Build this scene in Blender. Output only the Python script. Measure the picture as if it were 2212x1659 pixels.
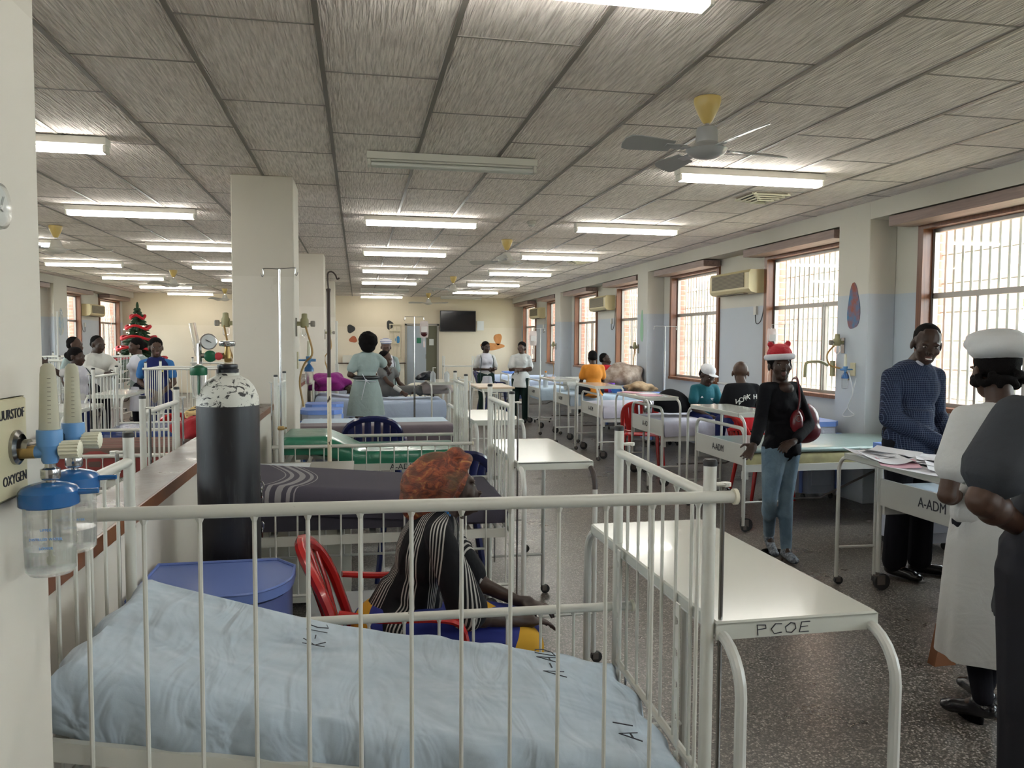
import bpy, bmesh, math, random
import numpy as np
from mathutils import Vector, Matrix, Euler, Quaternion
random.seed(7)
for o in list(bpy.data.objects): bpy.data.objects.remove(o)
sc = bpy.context.scene
COL = sc.collection
PI = math.pi
R = math.radians
# ---------------------------------------------------------------- camera
FPX = 1684.5
_y, _p, _r = R(11.16085), R(-3.1595), R(0.28935)
_F = Vector((math.sin(_y)*math.cos(_p), math.cos(_y)*math.cos(_p), math.sin(_p)))
_X = Vector((math.cos(_y), -math.sin(_y), 0))
_U = _X.cross(_F)
_X2 = math.cos(_r)*_X + math.sin(_r)*_U
_U2 = -math.sin(_r)*_X + math.cos(_r)*_U
cam = bpy.data.cameras.new('camera'); cam.sensor_width = 36; cam.lens = FPX/2212*36
cam.clip_start = .05; cam.clip_end = 200
co = bpy.data.objects.new('camera', cam); COL.objects.link(co)
co.matrix_world = Matrix(((_X2.x, _U2.x, -_F.x, 0), (_X2.y, _U2.y, -_F.y, 0), (_X2.z, _U2.z, -_F.z, 1.6), (0, 0, 0, 1)))
sc.camera = co
# ---------------------------------------------------------------- world and exposure
sc.view_settings.view_transform = 'Standard'; sc.view_settings.look = 'None'
sc.view_settings.gamma = 1; sc.view_settings.use_curve_mapping = False
sc.view_settings.exposure = 1.85
w = bpy.data.worlds.new('overcast_sky'); sc.world = w; w.use_nodes = True
bg = w.node_tree.nodes['Background']; bg.inputs[0].default_value = (.88, .94, 1, 1); bg.inputs[1].default_value = 6.0
TUBE = 10.5      # emission of the lit fluorescent tubes
# ---------------------------------------------------------------- materials
MATS = {}
def nt(m): return m.node_tree.nodes, m.node_tree.links
def M(name, col=(.8, .8, .8), rough=.5, metal=0, spec=.5, **k):
    if name in MATS: return MATS[name]
    m = bpy.data.materials.new(name); m.use_nodes = True; MATS[name] = m
    N, L = nt(m); b = N['Principled BSDF']
    b.inputs['Base Color'].default_value = (*col, 1); b.inputs['Roughness'].default_value = rough
    b.inputs['Metallic'].default_value = metal; b.inputs['Specular IOR Level'].default_value = spec
    if 'emit' in k:
        b.inputs['Emission Color'].default_value = (*k['emit'], 1); b.inputs['Emission Strength'].default_value = k.get('es', 1)
    if k.get('trans'): b.inputs['Transmission Weight'].default_value = k['trans']; b.inputs['IOR'].default_value = k.get('ior', 1.3)
    if k.get('coat'): b.inputs['Coat Weight'].default_value = k['coat']
    if k.get('sub'): b.inputs['Subsurface Weight'].default_value = k['sub']
    if k.get('sheen'): b.inputs['Sheen Weight'].default_value = k['sheen']
    if k.get('alpha') is not None: b.inputs['Alpha'].default_value = k['alpha']
    return m
def node(N, t, **k):
    n = N.new(t)
    for a, v in k.items():
        if a.startswith('i_'): n.inputs[a[2:].replace('_', ' ')].default_value = v
        else: setattr(n, a, v)
    return n
def coords(m, kind='Object', scale=(1, 1, 1), rot=(0, 0, 0), loc=(0, 0, 0)):
    N, L = nt(m); tc = N.new('ShaderNodeTexCoord'); mp = N.new('ShaderNodeMapping')
    mp.inputs['Scale'].default_value = scale; mp.inputs['Rotation'].default_value = rot; mp.inputs['Location'].default_value = loc
    L.new(tc.outputs[kind], mp.inputs[0]); return mp.outputs[0]
def ramp(m, fac, stops, interp='LINEAR'):
    N, L = nt(m); r = N.new('ShaderNodeValToRGB'); r.color_ramp.interpolation = interp
    e = r.color_ramp.elements
    while len(e) < len(stops): e.new(.5)
    for x, (p, c) in zip(e, stops): x.position = p; x.color = (*c, 1) if len(c) == 3 else c
    L.new(fac, r.inputs[0]); return r.outputs[0]
def noise(m, vec, scale, detail=4, rough=.5, dist=0):
    N, L = nt(m); n = N.new('ShaderNodeTexNoise'); n.inputs['Scale'].default_value = scale
    n.inputs['Detail'].default_value = detail; n.inputs['Roughness'].default_value = rough; n.inputs['Distortion'].default_value = dist
    L.new(vec, n.inputs['Vector']); return n.outputs['Fac']
def mixc(m, fac, a, b):
    N, L = nt(m); x = N.new('ShaderNodeMix'); x.data_type = 'RGBA'
    for s, v in ((0, fac), (6, a), (7, b)):
        if isinstance(v, (int, float)): x.inputs[s].default_value = v
        elif isinstance(v, tuple): x.inputs[s].default_value = (*v, 1) if len(v) == 3 else v
        else: L.new(v, x.inputs[s])
    return x.outputs[2]
def math_(m, op, a, b=None):
    N, L = nt(m); x = N.new('ShaderNodeMath'); x.operation = op
    for s, v in ((0, a), (1, b)):
        if v is None: continue
        if isinstance(v, (int, float)): x.inputs[s].default_value = v
        else: L.new(v, x.inputs[s])
    return x.outputs[0]
def base(m, sock): nt(m)[1].new(sock, nt(m)[0]['Principled BSDF'].inputs['Base Color'])
def bump(m, h, strength=.3, dist=.01):
    N, L = nt(m); b = N.new('ShaderNodeBump'); b.inputs['Strength'].default_value = strength; b.inputs['Distance'].default_value = dist
    L.new(h, b.inputs['Height']); L.new(b.outputs[0], N['Principled BSDF'].inputs['Normal'])
def sepxyz(m, vec):
    N, L = nt(m); s = N.new('ShaderNodeSeparateXYZ'); L.new(vec, s.inputs[0]); return s.outputs
def plainmix(name, c1, c2, scale, rough=.6, bs=0, lo=.35, hi=.65, **k):
    if name in MATS: return MATS[name]
    m = M(name, c1, rough, **k); v = coords(m); n = noise(m, v, scale, 5, .6)
    base(m, ramp(m, n, [(lo, c1), (hi, c2)]))
    if bs: bump(m, n, bs)
    return m
def fabric(name, c, rough=.85, fold=6, fs=.25, sheen=.1):
    if name in MATS: return MATS[name]
    m = M(name, c, rough, spec=.25 if sum(c) > .2 else .1, sheen=sheen if sum(c) > .2 else 0); v = coords(m)
    n = noise(m, v, fold, 3, .5, .6); n2 = noise(m, v, 260, 2)
    base(m, mixc(m, math_(m, 'MULTIPLY', n2, .25), c, tuple(x*.7 for x in c)))
    bump(m, math_(m, 'ADD', n, math_(m, 'MULTIPLY', n2, .04)), fs, .03)
    return m
def stripes(name, c1, c2, axis, freq, duty=.5, rough=.85, freq2=None, bg2=None):
    """fine stripes along an object axis, grouped in bands"""
    m = M(name, c1, rough, spec=.25); v = coords(m); s = sepxyz(m, v)['XYZ'.index(axis.upper())]
    f = math_(m, 'FRACT', math_(m, 'MULTIPLY', s, freq)); t = math_(m, 'LESS_THAN', f, duty)
    if freq2:
        g = math_(m, 'FRACT', math_(m, 'MULTIPLY', s, freq2)); t = math_(m, 'MULTIPLY', t, math_(m, 'LESS_THAN', g, .5))
    base(m, mixc(m, t, c1, c2)); bump(m, noise(m, v, 7, 3), .2, .03)
    return m
# ---------------------------------------------------------------- mesh builder
class MB:
    def __init__(s): s.v = []; s.f = []; s.m = Matrix(); s.mi = []; s.cur = 0
    def add(s, vs, fs):
        n = len(s.v); s.v += [s.m @ Vector(p) for p in vs]
        s.f += [tuple(i+n for i in f) for f in fs]; s.mi += [s.cur]*len(fs); return s
    def box(s, c, d, rot=None, bev=0):
        x, y, z = (a/2 for a in d)
        if bev > 0:
            b = min(bev, x*.9, y*.9, z*.9); vs = []; fs = []
            prof = [(-z, b), (-z+b, 0), (z-b, 0), (z, b)]
            for zz, ins in prof:
                X, Y = x-ins, y-ins; e = b
                vs += [(X-0, -Y+e-0, zz), (X, Y-e, zz), (X-e, Y, zz), (-X+e, Y, zz), (-X, Y-e, zz), (-X, -Y+e, zz), (-X+e, -Y, zz), (X-e, -Y, zz)]
            for k in range(3):
                for i in range(8): a = k*8+i; q = k*8+(i+1) % 8; fs.append((a, q, q+8, a+8))
            fs.append(tuple(range(7, -1, -1))); fs.append(tuple(range(24, 32)))
        else:
            vs = [(i, j, k) for k in (-z, z) for (i, j) in ((-x, -y), (x, -y), (x, y), (-x, y))]
            fs = [(3, 2, 1, 0), (4, 5, 6, 7), (0, 1, 5, 4), (1, 2, 6, 5), (2, 3, 7, 6), (3, 0, 4, 7)]
        mt = Matrix.Translation(c)
        if rot is not None: mt = mt @ (rot.to_matrix() if hasattr(rot, 'to_matrix') else rot).to_4x4()
        return s.add([mt @ Vector(p) for p in vs], fs)
    def tube(s, pts, r, seg=8, caps=True, flat=1):
        pts = [Vector(p) for p in pts]; n = len(pts); rr = r if isinstance(r, (list, tuple)) else [r]*n
        T = [(pts[min(i+1, n-1)]-pts[max(i-1, 0)]).normalized() for i in range(n)]
        a = Vector((0, 0, 1)) if abs(T[0].z) < .9 else Vector((1, 0, 0)); u = T[0].cross(a).normalized()
        vs = []; fs = []
        for i in range(n):
            u = (u - T[i]*u.dot(T[i])).normalized(); w_ = T[i].cross(u)
            for k in range(seg):
                an = 2*PI*k/seg; vs.append(pts[i]+u*math.cos(an)*rr[i]+w_*math.sin(an)*rr[i]*flat)
        for i in range(n-1):
            for k in range(seg): q = (k+1) % seg; fs.append((i*seg+k, i*seg+q, (i+1)*seg+q, (i+1)*seg+k))
        if caps: fs.append(tuple(range(seg-1, -1, -1))); fs.append(tuple(range((n-1)*seg, n*seg)))
        return s.add(vs, fs)
    def cyl(s, p0, p1, r0, r1=None, seg=16): return s.tube([p0, p1], [r0, r0 if r1 is None else r1], seg)
    def lathe(s, prof, c=(0, 0, 0), seg=20, axis=None, sx=1, sy=1):
        vs = []; fs = []; q = Matrix.Translation(c)
        if axis is not None: q = q @ Vector((0, 0, 1)).rotation_difference(Vector(axis)).to_matrix().to_4x4()
        for r, z in prof:
            for k in range(seg): a = 2*PI*k/seg; vs.append(q @ Vector((r*math.cos(a)*sx, r*math.sin(a)*sy, z)))
        for i in range(len(prof)-1):
            for k in range(seg): b = (k+1) % seg; fs.append((i*seg+k, i*seg+b, (i+1)*seg+b, (i+1)*seg+k))
        fs.append(tuple(range(seg-1, -1, -1))); fs.append(tuple(range((len(prof)-1)*seg, len(prof)*seg)))
        return s.add(vs, fs)
    def ell(s, c, r, rot=None, seg=14, rings=9):
        if not isinstance(r, (tuple, list)): r = (r, r, r)
        mt = Matrix.Translation(c)
        if rot is not None: mt = mt @ (rot.to_matrix() if hasattr(rot, 'to_matrix') else rot).to_4x4()
        vs = [mt @ Vector((0, 0, -r[2]))]; fs = []
        for i in range(1, rings):
            t = -PI/2+PI*i/rings
            for k in range(seg): a = 2*PI*k/seg; vs.append(mt @ Vector((r[0]*math.cos(t)*math.cos(a), r[1]*math.cos(t)*math.sin(a), r[2]*math.sin(t))))
        vs.append(mt @ Vector((0, 0, r[2]))); top = len(vs)-1
        for k in range(seg): b = (k+1) % seg; fs.append((0, 1+b, 1+k)); fs.append((top, top-seg+k, top-seg+b))
        for i in range(rings-2):
            for k in range(seg): b = (k+1) % seg; o = 1+i*seg; fs.append((o+k, o+b, o+seg+b, o+seg+k))
        return s.add(vs, fs)
    def prism(s, outline, h, mt=None):
        """outline in xy extruded along z by h"""
        n = len(outline); mt = mt or Matrix()
        vs = [mt @ Vector((x, y, 0)) for x, y in outline]+[mt @ Vector((x, y, h)) for x, y in outline]
        fs = [tuple(range(n-1, -1, -1)), tuple(range(n, 2*n))]+[(i, (i+1) % n, n+(i+1) % n, n+i) for i in range(n)]
        return s.add(vs, fs)
    def slab(s, fn, nu, nv, th):
        """closed sheet: fn(u,v)->point, thickness th downwards along normal guess z"""
        vs = []; fs = []
        for side in (0, 1):
            for i in range(nu+1):
                for j in range(nv+1):
                    p = Vector(fn(i/nu, j/nv)); d = th(i/nu, j/nv) if callable(th) else Vector((0, 0, -th))
                    vs.append(p if side == 0 else p+d)
        W = nv+1; O = (nu+1)*W
        for i in range(nu):
            for j in range(nv):
                a = i*W+j; fs.append((a, a+W, a+W+1, a+1)); fs.append((O+a+1, O+a+W+1, O+a+W, O+a))
        for i in range(nu): a = i*W; fs.append((a, O+a, O+a+W, a+W)); a = i*W+nv; fs.append((a+W, O+a+W, O+a, a))
        for j in range(nv): a = j; fs.append((a+1, O+a+1, O+a, a)); a = nu*W+j; fs.append((a, O+a, O+a+1, a+1))
        return s.add(vs, fs)
    def build(s, name, mat, parent=None, smooth=35, loc=None, fix=True):
        me = bpy.data.meshes.new(name); me.from_pydata([tuple(p) for p in s.v], [], s.f); me.update()
        if fix:
            bm = bmesh.new(); bm.from_mesh(me); bmesh.ops.recalc_face_normals(bm, faces=bm.faces); bm.to_mesh(me); bm.free()
        ms = mat if isinstance(mat, (list, tuple)) else [mat]
        for m in ms: me.materials.append(m)
        if len(ms) > 1: me.polygons.foreach_set('material_index', s.mi)
        if smooth:
            me.polygons.foreach_set('use_smooth', [True]*len(me.polygons)); me.set_sharp_from_angle(angle=R(smooth))
        o = bpy.data.objects.new(name, me); COL.objects.link(o)
        if parent is not None: o.parent = parent
        if loc is not None: o.location = loc
        return o
def tag(o, label=None, cat=None, group=None, kind=None):
    if label: o['label'] = label
    if cat: o['category'] = cat
    if group: o['group'] = group
    if kind: o['kind'] = kind
    return o
def empty(name, loc, rz=0, label=None, cat=None, group=None):
    o = bpy.data.objects.new(name, None); COL.objects.link(o); o.location = loc; o.rotation_euler = (0, 0, rz)
    o.empty_display_size = .1
    return tag(o, label, cat, group)
def copy_tree(o, parent=None):
    kids = [c for c in bpy.data.objects if c.parent == o]
    c = o.copy(); COL.objects.link(c); c.parent = parent
    for k in kids: copy_tree(k, c)
    return c
def dup(o, loc, rz=None, label=None, group=None):
    c = copy_tree(o); c.location = loc
    if rz is not None: c.rotation_euler = (0, 0, rz)
    return tag(c, label, None, group)
def arc(c, r, a0, a1, n, plane='xz'):
    out = []
    for i in range(n+1):
        a = R(a0+(a1-a0)*i/n); u, v_ = r*math.cos(a), r*math.sin(a)
        out.append({'xz': (c[0]+u, c[1], c[2]+v_), 'yz': (c[0], c[1]+u, c[2]+v_), 'xy': (c[0]+u, c[1]+v_, c[2])}[plane])
    return out
def text(s, size, mat, parent, loc, rot, name='lettering', ext=.0008, sx=1, lab=None):
    cu = bpy.data.curves.new(name, 'FONT'); cu.body = s; cu.size = size; cu.extrude = ext; cu.align_x = 'CENTER'; cu.align_y = 'CENTER'
    cu.resolution_u = 3
    t = bpy.data.objects.new(name, cu); COL.objects.link(t); dg = bpy.context.evaluated_depsgraph_get(); dg.update()
    me = bpy.data.meshes.new_from_object(t.evaluated_get(dg)); bpy.data.objects.remove(t)
    me.transform(Matrix.Diagonal((sx, 1, 1, 1))); me.materials.clear(); me.materials.append(mat)
    o = bpy.data.objects.new(name, me); COL.objects.link(o)
    if parent is not None: o.parent = parent
    o.location = loc; o.rotation_euler = rot
    if lab: o['label'] = lab
    return o
FACE_NEG_Y = (PI/2, 0, 0); FACE_NEG_X = (PI/2, 0, -PI/2); FACE_POS_X = (PI/2, 0, PI/2)
def smoothpath(pts, n=6):
    """catmull rom through points"""
    P = [Vector(p) for p in pts]; P = [P[0]*2-P[1]]+P+[P[-1]*2-P[-2]]; out = []
    for i in range(1, len(P)-2):
        a, b, c, d = P[i-1:i+3]
        for k in range(n):
            t = k/n; out.append(.5*((2*b)+(c-a)*t+(2*a-5*b+4*c-d)*t*t+(3*b-a-3*c+d)*t**3))
    out.append(P[-2]); return out
# ================================================================ room
H = 2.97; XL, XR = -6.8, 5.2; YB, YF = 24.8, -4.2
XLF, XRF = -6.48, 4.9      # column and beam faces
COLS = (-5.1, .87, 6.85, 12.8, 18.75)
black = M('black_plastic', (.012, .012, .014), .4)
def wallmat(name, up, low, zline):
    m = M(name, up, .75); v = coords(m); z = sepxyz(m, v)['Z' and 2]
    n = noise(m, v, 1.3, 6, .65); n2 = noise(m, v, 22, 3)
    t = math_(m, 'GREATER_THAN', z, zline)
    c = mixc(m, t, low, up)
    c = mixc(m, math_(m, 'MULTIPLY', n, .35), c, tuple(a*.72 for a in up))
    sp = ramp(m, noise(m, coords(m, scale=(1, 1, .35)), 9, 5, .7), [(.66, (0, 0, 0)), (.74, (1, 1, 1))])
    c = mixc(m, math_(m, 'MULTIPLY', sp, .22), c, (.25, .2, .15))
    base(m, c); bump(m, n2, .08, .004); return m
w_cream = wallmat('cream_wall_paint', (.60, .52, .39), (.64, .56, .44), 2.02)
w_blue = wallmat('cream_over_pale_blue_wall_paint', (.54, .51, .44), (.43, .47, .52), 2.08)
w_left = wallmat('cream_pink_wall_paint', (.58, .51, .44), (.62, .55, .49), 2.02)
w_pillar = wallmat('cream_pillar_paint', (.57, .525, .455), (.63, .585, .515), 2.13)
def struct(name, mb, mat, **k): return tag(mb.build(name, mat, smooth=k.get('smooth', 30), parent=k.get('parent')), kind='structure') if not k.get('parent') else mb.build(name, mat, smooth=30, parent=k['parent'])
# floor: terrazzo
m = M('terrazzo', (.2, .17, .14), .22, spec=.5); v = coords(m)
N, L = nt(m)
vo = N.new('ShaderNodeTexVoronoi'); vo.inputs['Scale'].default_value = 125; L.new(v, vo.inputs['Vector'])
vo2 = N.new('ShaderNodeTexVoronoi'); vo2.inputs['Scale'].default_value = 48; L.new(v, vo2.inputs['Vector'])
hue = sepxyz(m, vo.outputs['Color'])[0]
chips = ramp(m, hue, [(0, (.065, .053, .044)), (.45, (.12, .10, .085)), (.7, (.18, .155, .135)), (.9, (.33, .295, .255)), (1, (.46, .41, .36))])
gap = ramp(m, vo.outputs['Distance'], [(.35, (1, 1, 1)), (.55, (.5, .5, .5))])
mul = N.new('ShaderNodeMix'); mul.data_type = 'RGBA'; mul.blend_type = 'MULTIPLY'; mul.inputs[0].default_value = 1
L.new(chips, mul.inputs[6]); L.new(gap, mul.inputs[7])
ln = math_(m, 'LESS_THAN', math_(m, 'FRACT', math_(m, 'DIVIDE', math_(m, 'ADD', sepxyz(m, v)[1], 40.4), 1.2)), .006)
ln2 = math_(m, 'LESS_THAN', math_(m, 'FRACT', math_(m, 'DIVIDE', math_(m, 'ADD', sepxyz(m, v)[0], 40.2), 1.2)), .006)
c = mixc(m, math_(m, 'MULTIPLY', math_(m, 'MAXIMUM', ln, ln2), .55), mul.outputs[2], (.05, .045, .04)); base(m, c)
rr = ramp(m, noise(m, v, 2.2, 5, .6), [(.3, (.26,)*3), (.7, (.34,)*3)]); L.new(rr, N['Principled BSDF'].inputs['Roughness'])
b = MB(); b.box(((XL+XR)/2, (YB+YF)/2, -.05), (XR-XL+.5, YB-YF+.5, .1)); struct('floor', b, m)
# ceiling: wavy relief boards between dark T bars
m = M('ceiling_relief_board', (.40, .375, .335), .9, spec=.15); v = coords(m)
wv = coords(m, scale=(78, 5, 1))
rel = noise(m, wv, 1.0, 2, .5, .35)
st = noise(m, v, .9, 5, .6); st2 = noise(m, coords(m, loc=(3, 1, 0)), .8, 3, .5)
c = ramp(m, rel, [(.3, (.62, .55, .51)), (.62, (.90, .82, .77))])  # shading of the relief put into the colour: troughs darker, crests lighter
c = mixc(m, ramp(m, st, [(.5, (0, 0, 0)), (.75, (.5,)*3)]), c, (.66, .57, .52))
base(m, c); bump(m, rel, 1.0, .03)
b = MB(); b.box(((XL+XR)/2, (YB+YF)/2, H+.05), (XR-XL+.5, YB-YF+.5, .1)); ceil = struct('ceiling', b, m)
tb = M('ceiling_track_bronze', (.20, .18, .155), .5, .1); cb = M('ceiling_cross_strip', (.26, .235, .21), .6)
b = MB(); x = -.168-.6*10; k = 0; b2 = MB()
while x < XRF:
    b.box((x, (YB+YF)/2, H-.003), (.024, YB-YF, .006))
    y = YF+(.2 if k % 2 else .8)+.37
    while y < YB:
        b2.box((x+.3, y, H-.0015), (.576, .011, .003)); y += 1.2
    x += .6; k += 1
b.build('ceiling_tracks', tb, ceil, smooth=0); b2.build('ceiling_cross_strips', cb, ceil, smooth=0)
# end walls
b = MB(); b.box(((XL+XR)/2, YB+.1, H/2), (XR-XL+.6, .2, H)); struct('wall_back', b, w_cream)
b = MB(); b.box(((XL+XR)/2, YF-.1, H/2), (XR-XL+.6, .2, H)); struct('wall_front', b, w_pillar)
# side walls with window openings
WZ0, WZ1 = .98, 2.72
def windows_of():
    out = []
    for i, c0 in enumerate(COLS):
        c1 = COLS[i+1]+0 if i+1 < len(COLS) else YB
        s = c0+.5
        out.append((s+.15, s+2.0)); out.append((c1-2.15, c1-.33))
    return out
WINS = windows_of()
def sidewall(name, x, sgn, mat):
    b = MB(); t = .16; xc = x+sgn*t/2; y = YF
    for (a, c) in WINS:
        if a-y > .001: b.box((xc, (y+a)/2, H/2), (t, a-y, H))
        b.box((xc, (a+c)/2, WZ0/2), (t, c-a, WZ0)); b.box((xc, (a+c)/2, (WZ1+H)/2), (t, c-a, H-WZ1)); y = c
    b.box((xc, (y+YB)/2, H/2), (t, YB-y, H)); return struct(name, b, mat)
sidewall('wall_right', XR, 1, w_blue); sidewall('wall_left', XL, -1, w_blue)
for i, c0 in enumerate(COLS):
    b = MB(); b.box(((XRF+XR)/2, c0+.25, H/2), (XR-XRF, .5, H), bev=.006); tag(b.build('column', w_blue), kind='structure')
    b = MB(); b.box(((XLF+XL)/2, c0+.25, H/2), (XL-XLF, .5, H), bev=.006); tag(b.build('column', w_blue), kind='structure')
b = MB(); b.box(((XRF+XR)/2, (YB+YF)/2, (2.8+H)/2), (XR-XRF-.004, YB-YF, H-2.8)); struct('trim_1', b, w_blue)
b = MB(); b.box(((XLF+XL)/2, (YB+YF)/2, (2.8+H)/2), (XL-XLF+.004, YB-YF, H-2.8)); struct('trim_2', b, w_blue)
# middle pillars and low partition
for c0 in (.89, 6.86, 12.81, 18.76):
    b = MB(); b.box((-.78, c0+.29, H/2), (.5, .58, H), bev=.008); tag(b.build('pillar', w_pillar), kind='structure')
wood = plainmix('brown_varnished_wood', (.13, .045, .018), (.22, .085, .035), 3, .35, 0)
wN, wL = nt(wood)
woodn = M('window_jamb_wood', (.2, .08, .03), .35); v = coords(woodn, scale=(30, 30, 1.2)); n = noise(woodn, v, 1.2, 5, .6, .8)
base(woodn, ramp(woodn, n, [(.3, (.09, .028, .012)), (.7, (.20, .075, .032))]))
pel = M('pelmet_wood', (.1, .06, .05), .5); v = coords(pel, scale=(20, 1.2, 20)); n = noise(pel, v, 1.2, 4, .6, .6)
base(pel, ramp(pel, n, [(.3, (.16, .10, .085)), (.7, (.27, .19, .16))]))
ledge = M('ledge_varnish', (.16, .12, .1), .3, spec=.45); v = coords(ledge)
n = noise(ledge, v, 5, 6, .7); base(ledge, ramp(ledge, n, [(.35, (.075, .048, .036)), (.65, (.15, .12, .10))]))
n2 = noise(ledge, v, 38, 5, .7); bump(ledge, n2, .25, .006); nt(ledge)[1].new(ramp(ledge, n, [(.4, (.26,)*3), (.7, (.45,)*3)]), nt(ledge)[0]['Principled BSDF'].inputs['Roughness'])
for (a, c) in ((1.47, 6.86), (7.44, 12.81), (13.39, 18.76)):
    b = MB(); b.box((-.80, (a+c)/2, .51), (.17, c-a-.01, 1.02)); pw = struct('partition', b, w_pillar)
    b = MB(); b.box((-.795, (a+c)/2, 1.04), (.185, c-a-.012, .04), bev=.003); b.build('ledge_top', ledge, pw)
    b = MB(); b.box((-.7, (a+c)/2, 1.037), (.008, c-a-.012, .046)); b.build('ledge_edge', wood, pw)
# bay windows
alu = M('anodised_aluminium', (.30, .28, .26), .4, .7); alud = M('bronze_aluminium', (.10, .07, .055), .45, .5)
glass = bpy.data.materials.new('window_glass'); glass.use_nodes = True; N, L = nt(glass); N.clear()
out = N.new('ShaderNodeOutputMaterial'); mx = N.new('ShaderNodeMixShader'); tr = N.new('ShaderNodeBsdfTransparent'); gl = N.new('ShaderNodeBsdfGlossy'); fr = N.new('ShaderNodeLayerWeight')
tr.inputs[0].default_value = (.9, .93, .92, 1); gl.inputs['Roughness'].default_value = .0; pw_ = math_(glass, 'POWER', fr.outputs['Facing'], 4.0); fr_ = math_(glass, 'ADD', math_(glass, 'MULTIPLY', pw_, .55), .035)
L.new(fr_, mx.inputs[0]); L.new(tr.outputs[0], mx.inputs[1]); L.new(gl.outputs[0], mx.inputs[2]); L.new(mx.outputs[0], out.inputs[0])
barm = M('burglar_bar_white', (.72, .68, .60), .6)
brick = M('red_brick', (.4, .15, .09), .85); v = coords(brick, kind='Object'); N, L = nt(brick)
s = sepxyz(brick, v); cx = N.new('ShaderNodeCombineXYZ'); L.new(math_(brick, 'ADD', s[0], s[1]), cx.inputs[0]); L.new(s[2], cx.inputs[1])
bt = N.new('ShaderNodeTexBrick'); L.new(cx.outputs[0], bt.inputs['Vector'])
for k_, v_ in (('Color1', (.50, .25, .18, 1)), ('Color2', (.42, .20, .15, 1)), ('Mortar', (.50, .42, .36, 1)), ('Scale', 1), ('Mortar Size', .006), ('Brick Width', .22), ('Row Height', .085)): bt.inputs[k_].default_value = v_
L.new(bt.outputs['Color'], N['Principled BSDF'].inputs['Base Color'])
def make_window(n, y0, y1, x, sgn):
    """sgn=+1: right wall, outside towards +x"""
    r = tag(bpy.data.objects.new('window_%d' % n, None), kind='structure'); COL.objects.link(r); r.location = (x, y0, WZ0)
    W = y1-y0; Hh = WZ1-WZ0; X = lambda a: sgn*a
    b = MB()   # wooden lining standing proud of the wall
    for yy in (.035, W-.035): b.box((X(.055), yy, Hh/2), (.17, .07, Hh))
    b.box((X(.055), W/2, Hh-.03), (.17, W-.14, .06)); b.box((X(.035), W/2, .02), (.21, W-.14, .04)); b.build('window_frame', woodn, r, smooth=0)
    zt = 1.06
    b = MB()
    for yy in (.085, W-.085): b.box((X(.10), yy, Hh/2), (.05, .03, Hh-.1))
    for zz in (.055, zt, Hh-.075): b.box((X(.10), W/2, zz), (.05, W-.16, .035 if zz != zt else .05))
    for f in (.33, .36): b.box((X(.085), .08+f*(W-.16), zt/2+.03), (.03, .028, zt-.06))
    b.box((X(.11), .08+.68*(W-.16), zt/2+.03), (.03, .028, zt-.06)); b.build('window_sash', alu, r, smooth=0)
    b = MB(); b.box((X(.125), W/2, Hh/2), (.004, W-.16, Hh-.12)); b.build('window_pane', glass, r, smooth=0)
    # burglar bars
    b = MB(); k = int(W/.105)
    for i in range(k): b.box((X(.24), .04+i*.105+.05, Hh/2), (.008, .028, Hh+.1))
    for i in range(7): b.box((X(.25), W/2, .1+i*.27), (.008, W+.1, .010))
    b.build('burglar_bars', barm, r, smooth=0)
    b = MB(); b.box((X(-.17), W/2, Hh+.02), (.26, W+.12, .09)); b.build('pelmet', pel, r, smooth=0)
    return r
wn = 0
for side, x, sgn in (('r', XR, 1), ('l', XL, -1)):
    for (a, c) in WINS:
        if side == 'l' and a < 9: 
            pass
        wn += 1; make_window(wn, a, c, x, sgn)
# brick fins and a low brick wall outside, ground, trees beyond
for sgn, x in ((1, XR+.16), (-1, XL-.16)):
    for (a, c) in WINS:
        for yy, ln in ((c+.12, 1.0),):
            b = MB(); b.box((x+sgn*(.0+ln/2), yy, 1.6), (ln, .23, 3.8)); tag(b.build('brick_fin', brick), kind='structure')
b = MB(); b.box((0, 10, -.35), (70, 90, .5)); tag(b.build('ground_outside', plainmix('dusty_ground', (.35, .28, .2), (.28, .3, .16), .6, .9)), kind='structure')
# ================================================================ furniture
crib_w = M('chipped_white_enamel', (.62, .60, .52), .3, spec=.5); v = coords(crib_w)
n = noise(crib_w, v, 26, 4, .6); ch = ramp(crib_w, n, [(.725, (0, 0, 0)), (.735, (1, 1, 1))]); n2 = noise(crib_w, v, 3, 3)
base(crib_w, mixc(crib_w, ch, mixc(crib_w, n2, (.52, .515, .465), (.60, .595, .545)), (.05, .035, .025)))
bed_w = M('white_bed_enamel', (.52, .52, .49), .3); v = coords(bed_w); n = noise(bed_w, v, 17, 4, .6)
base(bed_w, mixc(bed_w, ramp(bed_w, n, [(.74, (0, 0, 0)), (.75, (1, 1, 1))]), (.52, .52, .49), (.06, .045, .04)))
steel = M('stainless_rod', (.32, .31, .30), .22, 1); rubber = M('black_rubber', (.015, .015, .016), .5)
caster_m = M('caster_grey_brown', (.10, .085, .075), .55)
sheet_blue = fabric('pale_blue_sheet', (.42, .52, .62), fold=4, fs=.5)
sheet_pale = fabric('blue_white_sheet', (.46, .54, .70), fold=4, fs=.5)
sheet_lil = fabric('grey_lilac_sheet', (.48, .47, .56), fold=4, fs=.5)
blanket_g = fabric('dark_grey_blanket', (.07, .065, .085), fold=5, fs=.4)
def plastic(name, c, rough=.22, bs=.25, sc_=9):
    m = M(name, c, rough, spec=.6, coat=.3); v = coords(m); bump(m, noise(m, v, sc_, 4, .6, .5), bs, .02); return m
vin_green = plastic('green_vinyl', (.02, .17, .10), .3, .4); vin_blue = plastic('blue_vinyl', (.02, .05, .22), .22, .35); vin_dark = plastic('dark_green_vinyl', (.012, .05, .04), .4)
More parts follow.
